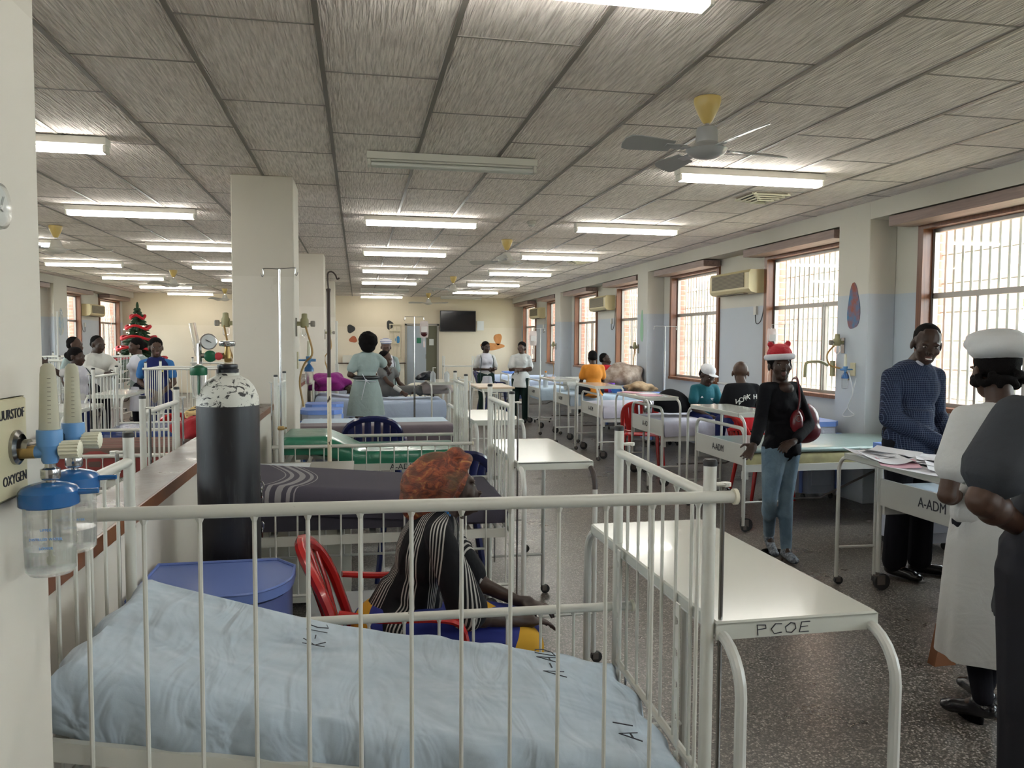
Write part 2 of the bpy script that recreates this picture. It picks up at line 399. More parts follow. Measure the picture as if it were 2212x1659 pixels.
ink = M('marker_ink', (.02, .02, .03), .6)
def make_caster(parent, p, r=.05, nm='caster'):
    b = MB(); x, y, z = p
    b.cyl((x, y, z+r*1.6), (x, y, z+r*2.4), .012, seg=8); b.box((x+r*.3, y-.017, z+r*1.25), (r*1.0, .004, r*1.1)); b.box((x+r*.3, y+.017, z+r*1.25), (r*1.0, .004, r*1.1)); b.box((x+r*.2, y, z+r*1.75), (r*1.1, .04, .006))
    o = b.build(nm, caster_m, parent)
    b = MB(); b.lathe([(r*.5, -.013), (r, -.011), (r, .011), (r*.5, .013)], (x+r*.55, y, z+r), 16, axis=(0, 1, 0)); b.build('caster_wheel', rubber, o)
    return o
def cloth_slab(x0, x1, y0, y1, ztop, th, amp=.012, nx=26, ny=14, seed=1, drop=None):
    """padded mattress shape: ztop(u) top height, th thickness; rounded edges, wrinkles"""
    rnd = random.Random(seed); ph = [(rnd.uniform(2, 9), rnd.uniform(-8, 8), rnd.uniform(0, 6), rnd.uniform(.3, 1)) for _ in range(7)]
    def wr(u, v): return sum(math.sin(a*u*2.2+c_*v*1.3+p)*g for a, c_, p, g in ph)/7
    b = MB(); n1, n2 = nx, ny; vs = []; fs = []
    ring = []
    for i in range(nx+1): ring.append((i/nx, 0))
    prof = [(.0, -1.0), (-.006, -.8), (-.010, -.5), (-.004, -.2), (.012, -.05), (.03, 0.0)]
    # top grid + skirt grid per profile
    def pos(u, v, inset, dz):
        x = x0+(x1-x0)*u; y = y0+(y1-y0)*v; cx_, cy_ = (x0+x1)/2, (y0+y1)/2
        hx, hy = (x1-x0)/2, (y1-y0)/2
        x = cx_+(x-cx_)*(hx-inset)/hx; y = cy_+(y-cy_)*(hy-inset)/hy
        return x, y
    for i in range(nx+1):
        for j in range(ny+1):
            u, v = i/nx, j/ny; x, y = pos(u, v, .03, 0); e = min(u, 1-u, v*.7, (1-v)*.7)
            vs.append((x, y, ztop(u)+amp*wr(u, v)*min(1, e*12)))
    W = ny+1
    for i in range(nx):
        for j in range(ny): a = i*W+j; fs.append((a, a+W, a+W+1, a+1))
    bd = [(i, 0) for i in range(nx)]+[(nx, j) for j in range(ny)]+[(i, ny) for i in range(nx, 0, -1)]+[(0, j) for j in range(ny, 0, -1)]
    prev = [i*W+j for i, j in bd]
    for inset, dz in reversed(prof[:-1]):
        cur = []
        for (i, j) in bd:
            u, v = i/nx, j/ny; ww = wr(u*3+.3, v*3+.1)*amp*1.6 if dz > -.95 else 0
            x, y = pos(u, v, inset+ww, 0); vs.append((x, y, ztop(u)+dz*th)); cur.append(len(vs)-1)
        m_ = len(bd)
        for k in range(m_): q = (k+1) % m_; fs.append((prev[k], cur[k], cur[q], prev[q]))
        prev = cur
    fs.append(tuple(prev)); b.add(vs, fs); return b
def side_rail(r, y, ztop, h, L_, nb, mat, x_over=.05, nm='side_rail', rr=.0134, cap=True):
    b = MB(); b.cyl((-.03, y, ztop), (L_+x_over, y, ztop), rr, seg=12); b.cyl((0, y, ztop-h), (L_, y, ztop-h), .008, seg=8)
    for k in range(nb):
        x = .03+(L_-.06)*k/(nb-1); b.cyl((x, y, ztop), (x, y, ztop-h), .0045, seg=7); b.cyl((x, y, ztop-.0105), (x, y, ztop-.022), .0095, .0045, seg=7)
    o = b.build(nm, mat, r)
    if cap: bb = MB(); bb.lathe([(rr*.9, -.004), (rr*1.3, -.002), (rr*1.3, .006), (rr*.7, .009)], (L_+x_over, y, ztop), 12, axis=(1, 0, 0)); bb.build('rail_end_cap', M('cap_cream', (.66, .62, .5), .4), o)
    return o
def make_crib(L_=1.37, W=.66, near=1.27, far=.80, nh=.62, fh=.44, detail=True, mat=None, rods=True, ht=1.35, near_lab=None, foot_open=False):
    mat = mat or crib_w
    r = empty('hospital_crib', (0, 0, 0), 0, 'x', 'crib')
    for x in (0, L_):
        for y in (0, W):
            b = MB(); b.cyl((x, y, .09), (x, y, ht-.012), .0142, seg=14); p = b.build('post', mat, r)
            b = MB(); b.lathe([(.0148, 0), (.0152, .004), (.0152, .010), (.012, .014)], (x, y, ht-.014), 14); b.build('post_cap', rubber, p)
            if detail:
                b = MB(); sx = 1 if x > 0 else -1; b.box((x+sx*.026, y, ht-.055), (.030, .022, .007), bev=.003); b.lathe([(.012, -.004), (.012, .004)], (x+sx*.036, y, ht-.055), 10); b.build('rod_bracket', mat, p)
                b = MB(); b.cyl((x+sx*.030, y, .3), (x+sx*.030, y, ht-.055), .0052, seg=8); o = b.build('guide_rod', steel, r)
            make_caster(r, (x-.02, y, 0), .045)
    for x in (0, L_):
        b = MB(); b.cyl((x, 0, 1.27), (x, W, 1.27), .0125, seg=12); b.cyl((x, 0, .64), (x, W, .64), .010, seg=8); n = 7
        for k in range(1, n): y = W*k/n; b.cyl((x, y, .64), (x, y, 1.27), .0045, seg=7); b.cyl((x, y, 1.258), (x, y, 1.245), .009, .0045, seg=7)
        b.build('end_panel', mat, r)
        b = MB(); b.cyl((x, 0, .2), (x, W, .2), .009, seg=8); b.build('lower_stretcher', mat, r)
    side_rail(r, -.012, near, nh, L_, 14, mat); side_rail(r, W+.012, far, fh, L_, 14, mat)
    if detail:
        for x, y in ((L_-.025, .10), (L_-.025, W-.10)):
            b = MB(); zs = [.98-.075*i for i in range(5)]; out = [(0, .60), (0, 1.0), (.022, 1.0)]
            for z in zs: out += [(.022, z), (.022, z-.012), (.008, z-.014), (.005, z-.022), (.009, z-.03), (.022, z-.034)]
            out += [(.022, .60)]
            b.prism(out, .004, Matrix.Translation((x, y, 0)) @ Matrix(((0, 0, 1, 0), (1, 0, 0, 0), (0, 1, 0, 0), (0, 0, 0, 1)))); b.build('notched_bracket', mat, r, smooth=0)
            for z in (.62, .9):
                pass
    return r
def deck(r, L_, W, z0, z1, mat, h=.04, nm='deck_frame'):
    b = MB()
    for y in (.015, W-.015): b.add([(.02, y-.008, z0-h), (L_-.02, y-.008, z1-h), (L_-.02, y+.008, z1-h), (.02, y+.008, z0-h), (.02, y-.008, z0), (L_-.02, y-.008, z1), (L_-.02, y+.008, z1), (.02, y+.008, z0)],
                              [(0, 1, 5, 4), (2, 3, 7, 6), (4, 5, 6, 7), (0, 3, 2, 1), (0, 4, 7, 3), (1, 2, 6, 5)])
    for k in range(9): u = .04+.92*k/8; b.box((L_*u, W/2, z0+(z1-z0)*u-.01), (.03, W-.03, .008))
    b.build(nm, mat, r, smooth=0)
# --- foreground crib
A1 = R(-2.0)
c1 = make_crib(); c1.location = (-.632, 1.59, 0); c1.rotation_euler = (0, 0, A1)
tag(c1, 'white barred hospital crib in the foreground with raised near rail', 'crib', 'white barred cribs')
deck(c1, 1.37, .66, .835, .59, crib_w)
def zt1(u): return .955-.28*min(1, u/.9)**.8+.012*math.sin(u*14)*(1-u)-.01*u
b = cloth_slab(.04, 1.35, .03, .63, lambda u: .955-.30*u**.85+.008*math.sin(u*9+1), .125, .020, 110, 50, 5)
ms = M('pale_blue_fitted_sheet', (.44, .51, .58), .85, spec=.2, sheen=.15); v = coords(ms)
n1 = noise(ms, coords(ms, scale=(3, 4.5, 3), rot=(0, 0, .9)), 1.0, 2, .4, 1.3); n2 = noise(ms, v, 300, 2); n3 = noise(ms, coords(ms, scale=(9, 3, 6), rot=(0, 0, -.35)), 1.1, 2, .4, 2.0)
hh = math_(ms, 'ADD', math_(ms, 'ADD', n1, math_(ms, 'MULTIPLY', n3, .6)), math_(ms, 'MULTIPLY', n2, .006)); bump(ms, hh, .55, .06)
base(ms, ramp(ms, noise(ms, v, 8, 5, .7), [(.3, (.36, .43, .50)), (.7, (.43, .50, .57))]))
mt1 = tag(b.build('fitted_sheet_mattress', ms, None, smooth=70), 'pale blue sheeted mattress inside the foreground crib', 'mattress'); mt1.location = c1.location; mt1.rotation_euler = c1.rotation_euler
def strokes(parent, lines, r=.0022, mat=ink, name='marker_writing'):
    b = MB()
    for l in lines: b.tube(l, r, 5, flat=.5)
    return b.build(name, mat, parent)
def zs1(x): u = (x-.04)/1.31; return .955-.30*u**.85+.008*math.sin(u*9+1)+.004
def glyph(ch):
    return {'A': [[(0, 0), (.5, 1), (1, 0)], [(.2, .4), (.8, .4)]], '-': [[(.1, .5), (.9, .5)]], 'D': [[(0, 0), (0, 1), (.7, .9), (1, .5), (.7, .1), (0, 0)]],
            'W': [[(0, 1), (.25, 0), (.5, .7), (.75, 0), (1, 1)]], 'I': [[(.5, 0), (.5, 1)]], 'K': [[(0, 0), (0, 1)], [(1, 1), (0, .45), (1, 0)]], 'P': [[(.1, -.05), (0, 1), (.8, .95), (.85, .6), (.05, .5)]],
            'C': [[(1, .95), (.4, 1), (0, .5), (.3, 0), (1, .1)]], 'O': [[(.5, 1), (0, .6), (.1, .1), (.6, 0), (1, .4), (.9, .9), (.5, 1)]], 'E': [[(1, 1), (.2, 1), (0, 0), (.9, 0)], [(.1, .5), (.8, .55)]],
            '3': [[(0, .9), (.6, 1), (.9, .75), (.4, .5), (1, .25), (.6, 0), (0, .1)]], 'M': [[(0, 0), (.15, 1), (.5, .3), (.85, 1), (1, 0)]]}[ch]
def write(s, fn, w_, h, gap=1.35):
    """strokes of a hand-written word; fn(a,b)->point, a along the word"""
    out = []
    for i, c_ in enumerate(s):
        for l in glyph(c_): out.append([fn(i*w_*gap+p[0]*w_, p[1]*h) for p in l])
    return out
strokes(mt1, write('A-AD', lambda a, q: (1.16-q*1.0+.0, .42+a, zs1(1.16-q)+.002), .035, .06), .0024)
strokes(mt1, write('K-IC', lambda a, q: (.53-q, .42+a, zs1(.53-q)+.002), .03, .055), .0018)
strokes(mt1, write('AI', lambda a, q: (1.27-q, .12+a, zs1(1.27-q)+.001), .04, .05), .0026)
# ================================================================ ceiling lamps, fans, vents
lampw = M('lamp_body_white', (.62, .60, .54), .5)
tube_on = M('fluorescent_tube_lit', (1, 1, 1), .5, emit=(.985, .975, .915), es=TUBE)
tube_off = M('fluorescent_tube_unlit', (.62, .62, .58), .3)
def make_lamp(lit):
    r = empty('fluorescent_lamp', (0, 0, 0), 0, 'x', 'ceiling lamp')
    b = MB(); b.box((0, 0, -.025), (1.26, .11, .05)); b.box((0, 0, -.055), (1.2, .04, .012)); b.build('lamp_body', lampw, r, smooth=0)
    for s in (-1, 1): b = MB(); b.box((s*.615, -.0, -.075), (.022, .09, .05), bev=.004); b.build('tube_holder', lampw, r)
    b = MB(); b.cyl((-.6, -.03, -.085), (.6, -.03, -.085), .0145, seg=10); b.build('tube', tube_on if lit else tube_off, r)
    b = MB(); b.cyl((-.6, .03, -.085), (.6, .03, -.085), .0145, seg=10); b.build('tube', tube_off, r) if not lit else b.build('tube', tube_on, r)
    return r
lamp_on = make_lamp(True); lamp_off = make_lamp(False); used = {True: False, False: False}
ROWS = [-3.2, -.15, 2.85, 5.85, 8.8, 11.9, 14.95, 18.0, 20.9, 23.8]
ordn = ['first', 'second', 'third', 'fourth', 'fifth', 'sixth', 'seventh', 'eighth', 'ninth', 'tenth']
DARK = {(.7, 5.85), (.7, 20.9), (3.1, 23.8)}
for xi, x in enumerate((.7, 3.1, -2.3, -4.7)):
    for yi, y in enumerate(ROWS):
        if y < -1 or (y < 2 and x < 0) or (x, y) == (3.1, 2.85): continue
        lit = (x, y) not in DARK
        src = lamp_on if lit else lamp_off
        o = src if not used[lit] else copy_tree(src); used[lit] = True
        o.location = (x, y, H-.006)
        col = ('column just right of pillars', 'window-side column', 'column just left of pillars', 'far left column')[xi]
        st = 'lit' if lit else 'unlit'
        if y < 2.5: lb = 'unseen lit ceiling lamp added behind the camera, %s row, %s' % (ordn[yi], col); tag(o, lb, 'ceiling lamp', 'ceiling lamps'); continue  # lamps out of view, added to brighten the near end
        k = [q for q in ROWS if q > 2.5].index(y)
        lb = '%s tube ceiling lamp, %s from the near end in the %s' % (st, ordn[k], col)
        tag(o, lb, 'ceiling lamp', 'ceiling lamps')
# fans
fan_y = M('fan_canopy_yellowed', (.50, .36, .12), .35); fan_g = M('fan_grey_enamel', (.38, .38, .38), .3, .3); fan_w = M('fan_offwhite', (.52, .50, .45), .4)
chrome = M('chrome', (.55, .55, .56), .15, 1); brass = M('brass', (.35, .24, .10), .35, .9)
def make_fan(near):
    r = empty('ceiling_fan', (0, 0, 0), 0, 'x', 'ceiling fan')
    b = MB(); b.lathe([(.075, 0), (.076, -.02), (.066, -.055), (.045, -.10), (.03, -.128), (.018, -.14)], seg=20); b.build('canopy', fan_y, r)
    b = MB(); b.cyl((0, 0, -.13), (0, 0, -.2), .012, seg=8); b.build('downrod', chrome, r)
    b = MB()
    if near: b.lathe([(.02, -.15), (.055, -.165), (.06, -.18), (.062, -.245), (.075, -.262), (.10, -.275), (.118, -.285), (.105, -.30)], seg=24)
    else: b.lathe([(.02, -.16), (.05, -.175), (.058, -.2), (.07, -.245), (.075, -.26), (.115, -.27), (.12, -.29), (.1, -.31)], seg=24)
    b.build('motor_housing', fan_g if near else fan_w, r)
    b = MB(); b.lathe([(.112, -.288), (.10, -.308), (.07, -.325), (.03, -.335), (.005, -.337)], seg=24); b.build('bottom_cover', fan_g if near else fan_w, r)
    n = 4 if near else 3
    for i in range(n):
        a = R(8+i*90) if near else R(i*120+12)
        rot = Matrix.Rotation(a, 4, 'Z'); 
        b = MB(); b.m = rot
        b.box((.135, 0, -.283), (.07, .035, .006)); b.box((.2, 0, -.283), (.13, .05, .005), rot=Euler((R(12), 0, 0))); b.build('blade_arm', fan_g, r, smooth=0)
        b = MB(); b.m = rot @ Matrix.Translation((.22, 0, -.283)) @ Matrix.Rotation(R(20), 4, 'X')
        Lb = .30 if near else .42
        b.prism([(0, -.05), (Lb-.06, -.07), (Lb-.015, -.06), (Lb, -.02), (Lb, .03), (Lb-.03, .06), (Lb-.08, .065), (0, .045)], .005); b.build('fan_blade', fan_g if near else fan_w, r, smooth=0)
    return r
f = make_fan(True); f.location = (1.93, 4.16, H-.006); tag(f, 'grey ceiling fan with yellow canopy, nearest in the window-side half', 'ceiling fan', 'ceiling fans')
f2 = make_fan(False); f2.location = (1.98, 10.44, H-.006); tag(f2, 'off-white ceiling fan, second from the near end on the window side', 'ceiling fan', 'ceiling fans')
for (x, y, lb) in ((2.0, 16.67, 'off-white ceiling fan, third from the near end on the window side'), (2.0, 22.68, 'off-white ceiling fan near the back wall on the television side'),
                   (-3.59, 10.43, 'off-white ceiling fan, nearest of those left of the pillars'), (-3.58, 16.53, 'off-white ceiling fan in the middle of the left half'), (-3.51, 22.15, 'off-white ceiling fan furthest back in the left half')):
    dup(f2, (x, y, H-.006), R(x*37), lb, 'ceiling fans')
# vents and smoke detectors
ventm = M('vent_cream', (.60, .56, .42), .5)
def make_vent():
    r = empty('air_vent', (0, 0, 0), 0, 'x', 'air vent')
    b = MB()
    for i in range(4): q = .17-.035*i; z = -.012*i-.01; [b.box(((s*q, 0, z) if ax else (0, s*q, z)), ((.03, 2*q+.03, .012) if ax else (2*q+.03, .03, .012)), rot=Euler((0, s*.5, 0) if ax else (-s*.5, 0, 0))) for s in (-1, 1) for ax in (0, 1)]
    b.build('louvre', ventm, r, smooth=0); b = MB(); b.box((0, 0, -.004), (.33, .33, .006)); b.build('duct_opening', black, r, smooth=0); return r
v1 = make_vent(); v1.location = (3.72, 6.8, H-.006); tag(v1, 'square cream ceiling air vent beside the nearest window-side lamp', 'air vent', 'ceiling vents')
dup(v1, (3.7, 12.85, H-.006), 0, 'square cream ceiling air vent further down the window side', 'ceiling vents')
def make_smoke():
    r = empty('smoke_detector', (0, 0, 0), 0, 'x', 'smoke detector')
    b = MB(); b.lathe([(.05, 0), (.052, -.02), (.045, -.028)], seg=18); b.build('detector_base', fan_w, r)
    b = MB(); b.lathe([(.034, -.027), (.036, -.045), (.028, -.058), (.01, -.06)], seg=18); b.build('detector_cap', fan_w, r); return r
s1 = make_smoke(); s1.location = (1.95, 8.78, H-.006); tag(s1, 'round off-white smoke detector on the ceiling near the second window-side lamp', 'smoke detector', 'smoke detectors')
dup(s1, (1.98, 20.9, H-.006), 0, 'round off-white smoke detector far back on the window side', 'smoke detectors')
dup(s1, (-3.56, 20.9, H-.006), 0, 'round off-white smoke detector left of the pillars', 'smoke detectors')
# ---------------------------------------------------------------- other cribs
def place_crib(loc, rz, label, **k):
    c = make_crib(**k); c.location = loc; c.rotation_euler = (0, 0, rz); return tag(c, label, 'crib', 'white barred cribs')
def bedding(loc, rz, mb, name, mat, label, cat='mattress', group=None):
    o = mb.build(name, mat, None, smooth=65); o.location = loc; o.rotation_euler = (0, 0, rz); return tag(o, label, cat, group)
c2 = place_crib((-.62, 3.80, 0), 0, 'white barred crib behind the seated woman with both rails lowered', near=.80, far=.80, nh=.42, fh=.42)
deck(c2, 1.37, .66, .66, .66, crib_w, .045)
bedding((-.62, 3.80, 0), 0, cloth_slab(.03, 1.30, .04, .62, lambda u: .79, .11, .006, 24, 10, 3), 'mattress', blanket_g, 'dark mattress under the striped grey blanket in the second crib')
mb_ = M('grey_blanket_white_stripes', (.07, .065, .085), .9, spec=.2); v = coords(mb_); x = sepxyz(mb_, v)
f = math_(mb_, 'SUBTRACT', x[0], math_(mb_, 'MULTIPLY', math_(mb_, 'SINE', math_(mb_, 'MULTIPLY', x[1], 5.5)), .09))
def band(lo, hi): return math_(mb_, 'MULTIPLY', math_(mb_, 'GREATER_THAN', f, lo), math_(mb_, 'LESS_THAN', f, hi))
t = band(.16, .166)
for lo, hi in ((.185, .205), (.232, .262), (.285, .303), (.318, .324)): t = math_(mb_, 'MAXIMUM', t, band(lo, hi))
base(mb_, mixc(mb_, t, (.068, .062, .082), (.26, .25, .26))); bump(mb_, noise(mb_, v, 240, 2), .15, .004)
b = cloth_slab(.0, 1.34, -.0, .645, lambda u: .925-.105*min(1, u*1.05), .13, .008, 34, 18, 9)
bedding((-.62, 3.80, 0), 0, b, 'folded_blanket', mb_, 'dark grey blanket with pale stripes spread over the second crib', 'blanket')
c3 = place_crib((-.58, 5.79, 0), 0, 'white barred crib with green vinyl mattress and lowered rails', near=.83, far=.82, nh=.44, fh=.42)
deck(c3, 1.37, .66, .69, .69, crib_w, .05)
text('A-ADM', .06, ink, c3, (.9, -.0035, .665), FACE_NEG_Y)
b = cloth_slab(.03, 1.33, .03, .63, lambda u: .895-.115*min(1, max(0, (u-.22))/.2)**1.2 if u > .22 else .895, .13, .014, 40, 16, 4)
bedding((-.58, 5.79, 0), 0, b, 'vinyl_mattress', vin_green, 'glossy green vinyl mattress with raised head end in the third crib')
# bedside bed beyond: adult bed behind the blue chair
# ---------------------------------------------------------------- over-bed tables
tabm = M('table_top_white', (.60, .61, .56), .16, spec=.6, coat=.2); v = coords(tabm); n = noise(tabm, v, 14, 4, .6)
base(tabm, mixc(tabm, ramp(tabm, n, [(.76, (0, 0, 0)), (.765, (1, 1, 1))]), (.50, .51, .465), (.07, .045, .04)))
chip = M('worn_black_brown_paint', (.03, .018, .016), .5)
def make_table(L_=.92, W=.37, h=1.0, worn=False, low=.25):
    r = empty('overbed_table', (0, 0, 0), 0, 'x', 'over-bed table')
    b = MB(); b.box((W/2, L_/2, h-.006), (W+.02, L_, .012), bev=.004); b.box((W/2, .003, h-.022), (W+.02, .006, .036)); b.box((W/2, L_-.003, h-.022), (W+.02, .006, .036))
    b.box((0-.008, L_/2, h-.016), (.005, L_-.02, .024)); b.box((W+.008, L_/2, h-.016), (.005, L_-.02, .024)); b.build('table_top', tabm, r, smooth=0)
    for x in (.006, W-.006):
        rr = .10; y0, y1 = -.085, L_+.085
        pts = [(x, y0, .05)]+[(x, y0+rr-rr*math.cos(R(a)), h-.03-rr+rr*math.sin(R(a))) for a in range(0, 91, 15)]+[(x, y1-rr+rr*math.sin(R(a)), h-.03-rr+rr*math.cos(R(a))) for a in range(0, 91, 15)]+[(x, y1, .05)]
        b = MB(); b.tube(pts, .0125, 10); o = b.build('tube_frame', bed_w, r)
        if worn and x > .1: b = MB(); b.tube([p for p in pts[1:7]], .0132, 10); b.build('bare_patch', chip, o)
        for y in (y0, y1): make_caster(r, (x, y, 0), .028)
    for y in (-.085, L_+.085): b = MB(); b.cyl((.01, y, low), (W-.01, y, low), .009, seg=8); b.build('stretcher', bed_w, r)
    return r
t1 = make_table(); t1.location = (.76, 1.525, 0); tag(t1, 'white over-bed table marked PCOE at the foot of the foreground crib', 'over-bed table', 'white over-bed tables')
strokes(t1, write('PCOE', lambda a, q: (.085+a, -.0005, .966+q), .025, .022), .0019)
t2 = make_table(worn=True); t2.location = (.78, 3.75, 0); tag(t2, 'white over-bed table with a chipped dark corner behind the seated woman', 'over-bed table', 'white over-bed tables')
for (x, y, rz, lb) in ((.86, 5.8, 0, 'white over-bed table at the foot of the green mattress crib'),
    (3.17, 6.09, R(1.5), 'white over-bed table directly behind the woman in the red hat'), (3.05, 7.98, 0, 'white over-bed table carrying pink papers over a window-side bed'),
    (3.13, 10.05, 0, 'white over-bed table between the black bag bed and the rolled bedding'), (3.02, 11.9, 0, 'white over-bed table in front of the person in the orange shirt'),
    (-2.72, 6.95, 0, 'white over-bed table at the foot of the blue mattress crib'), (-2.85, 9.05, 0, 'white over-bed table in front of the person in the white coat'), ):
    tag(dup(t1, (x, y, 0), rz), lb)
for o in [c for c in bpy.data.objects if c.name.startswith('marker_writing') and c.parent and c.parent.name.startswith('overbed_table') and c.parent != t1]: bpy.data.objects.remove(o)
t5 = make_table(h=.89, W=.28, L_=1.0); t5.location = (3.02, 3.5, 0); t5.rotation_euler = (0, 0, R(-4)); tag(t5, 'white over-bed table covered with loose papers in front of the man', 'over-bed table', 'white over-bed tables')
# ---------------------------------------------------------------- adult beds on the window side
def make_bed(txt='A-ADM', top=.87, L_=1.95, W=.95, panel=True):
    r = empty('hospital_bed', (0, 0, 0), 0, 'x', 'bed')
    rr = .09
    for nm, x, zt in (('footboard_frame', 0, top), ('headboard_frame', L_, 1.0)):
        pts = [(x, 0, .12)]+[(x, rr-rr*math.cos(R(a)), zt-rr+rr*math.sin(R(a))) for a in range(0, 91, 15)]+[(x, W-rr+rr*math.sin(R(a)), zt-rr+rr*math.cos(R(a))) for a in range(0, 91, 15)]+[(x, W, .12)]
        b = MB(); b.tube(pts, .0155, 10); b.build(nm, bed_w, r)
        for y in (0, W): make_caster(r, (x, y, 0), .055)
    b = MB(); b.box((0, W/2, .645), (.018, W-.03, .17)); p = b.build('footboard_panel', bed_w, r, smooth=0)
    b = MB(); b.box((L_, W/2, .76), (.018, W-.03, .24)); b.build('headboard_panel', bed_w, r, smooth=0)
    text(txt, .085, ink, p, (-.011, W*.5, .65), FACE_NEG_X, sx=.85)
    for y in (.02, W-.02): b = MB(); b.box((L_/2, y, .53), (L_-.02, .03, .06)); b.build('side_beam', bed_w, r, smooth=0)
    b = MB(); 
    for k in range(8): b.box((.12+k*(L_-.24)/7, W/2, .535), (.03, W-.06, .015))
    b.box((L_/2, W/2, .548), (L_-.06, W-.07, .004)); b.build('bed_deck', bed_w, r, smooth=0)
    b = MB(); b.box((.03, .04, .47), (.05, .03, .07)); b.build('corner_bracket', bed_w, r, smooth=0)
    b = MB(); b.tube([(.3, W*.3, .2), (.9, W*.3, .2), (1.5, W*.3, .45)], .01, 6); b.build('underframe', caster_m, r)
    return r
FRN = [(3.29, 3.47, 'white bed with A-ADM on its footboard beside the man in the checked shirt', 'A-ADM'), (3.19, 6.03, 'white bed marked A-ADM just behind the woman in the red hat', 'A-ADM'),
       (3.28, 8.06, 'white bed marked AADM where the boy in the white cap sits', 'A-ADM'), (3.24, 10.12, 'white bed with grey lilac sheet and marked footboard', 'A-ADM'),
       (3.33, 12.15, 'white bed with pale blue sheet marked 3, by the orange shirt', 'A-ADM'), (3.26, 13.9, 'white bed under a light blue drape behind the standing nurse', 'A-ADM'),
       (3.2, 16.6, 'white bed with small footboard in the fourth window bay', 'A-ADM'), (3.25, 19.1, 'white bed furthest back along the window wall', 'A-ADM')]
bed0 = None
for i, (x, y, lb, tx) in enumerate(FRN):
    if bed0 is None: bd = bed0 = make_bed(tx)
    else: bd = copy_tree(bed0)
    bd.location = (x, y, 0); tag(bd, lb, 'bed', 'window side beds')
vin_pale = plastic('worn_pale_green_vinyl', (.22, .30, .28), .35); foam_ = 0; foam = plainmix('exposed_yellow_foam', (.42, .38, .20), (.30, .27, .15), 8, .9, .3)
MTS = [(0, sheet_blue, 'sheeted mattress on the bed nearest the checked shirt man', .70), (1, vin_pale, 'worn pale green mattress behind the woman in jeans', .70),
       (2, sheet_lil, 'grey lilac sheeted mattress under the black bag', .72), (3, sheet_lil, 'lilac sheeted mattress draped at the side, in the middle of the window row', .72),
       (4, sheet_blue, 'pale blue sheeted mattress in front of the orange shirt', .72), (5, sheet_blue, 'light blue sheeted mattress with hanging drape', .73), (6, sheet_pale, 'blue sheeted mattress in the fourth window bay', .72), (7, sheet_pale, 'blue sheeted mattress furthest back by the windows', .72)]
mcache = {}
for i, mt, lb, z in MTS:
    x, y = FRN[i][:2]
    if i == 1:
        fo = bedding((x, y, 0), 0, cloth_slab(.04, 1.90, .03, .92, lambda u: .655, .10, .006, 24, 10, 91), 'foam_mattress', foam, 'torn yellow foam mattress showing under the pale green vinyl', 'mattress')
        b = cloth_slab(.03, 1.92, .02, .93, lambda u: z, .042, .006, 24, 10, i)
    elif i == 0: b = cloth_slab(.03, 1.92, .02, .93, lambda u: z, .145, .006, 24, 10, i)
    else: b = cloth_slab(.03, 1.92, -.012 if i != 5 else -.03, .95, lambda u: z+.012*math.sin(u*7), .17 if i != 5 else .22, .02, 40, 16, i+20)
    bedding((x, y, 0), 0, b, 'mattress', mt, lb, 'mattress', 'mattresses on window beds')
b = cloth_slab(.03, 1.0, .0, .5, lambda u: .62, .055, .01, 12, 6, 2)
# far rail-side: nurse bed and blanket bed right of the pillars
def low_bed(loc, rz, lb, mat, z=.62, tilt=0):
    bd = make_bed('', top=.80) if False else copy_tree(bed0)
    bd.location = loc; bd.rotation_euler = (0, 0, rz); tag(bd, lb, 'bed', 'beds beside the partition'); return bd
lowA = low_bed((1.3, 10.6, 0), PI, 'x', None)
for k in [c for c in bpy.data.objects if c.parent == lowA and c.name.startswith('footboard_panel')]:
    for g in [c for c in bpy.data.objects if c.parent == k]: bpy.data.objects.remove(g)
    bpy.data.objects.remove(k)
lowA.location = (1.32, 12.35, 0); tag(lowA, 'white bed being attended by the two nurses', 'bed', 'beds beside the partition')
bedding((-.6, 11.4, 0), 0, cloth_slab(.0, 1.86, -.02, .93, lambda u: .80-.08*min(1, u*2.2), .26, .02, 40, 14, 31), 'mattress', sheet_pale, 'blue sheeted mattress with hanging sheet under the seated patient', 'mattress')
lowB = copy_tree(lowA); lowB.location = (1.02, 9.0, 0); tag(lowB, 'low white bed with grey blanket behind the navy plastic chair', 'bed', 'beds beside the partition')
bedding((-.62, 8.05, 0), 0, cloth_slab(.0, 1.6, .0, .93, lambda u: .72, .13, .006, 20, 8, 33), 'mattress', sheet_blue, 'flat pale blue sheeted mattress behind the navy chair', 'mattress')
bedding((-.62, 8.0, 0), 0, cloth_slab(.0, 1.6, -.015, .35, lambda u: .735, .22, .008, 26, 8, 34), 'folded_blanket', fabric('mauve_grey_blanket', (.16, .13, .15), fold=5), 'mauve grey blanket folded along the bed edge behind the navy chair', 'blanket')
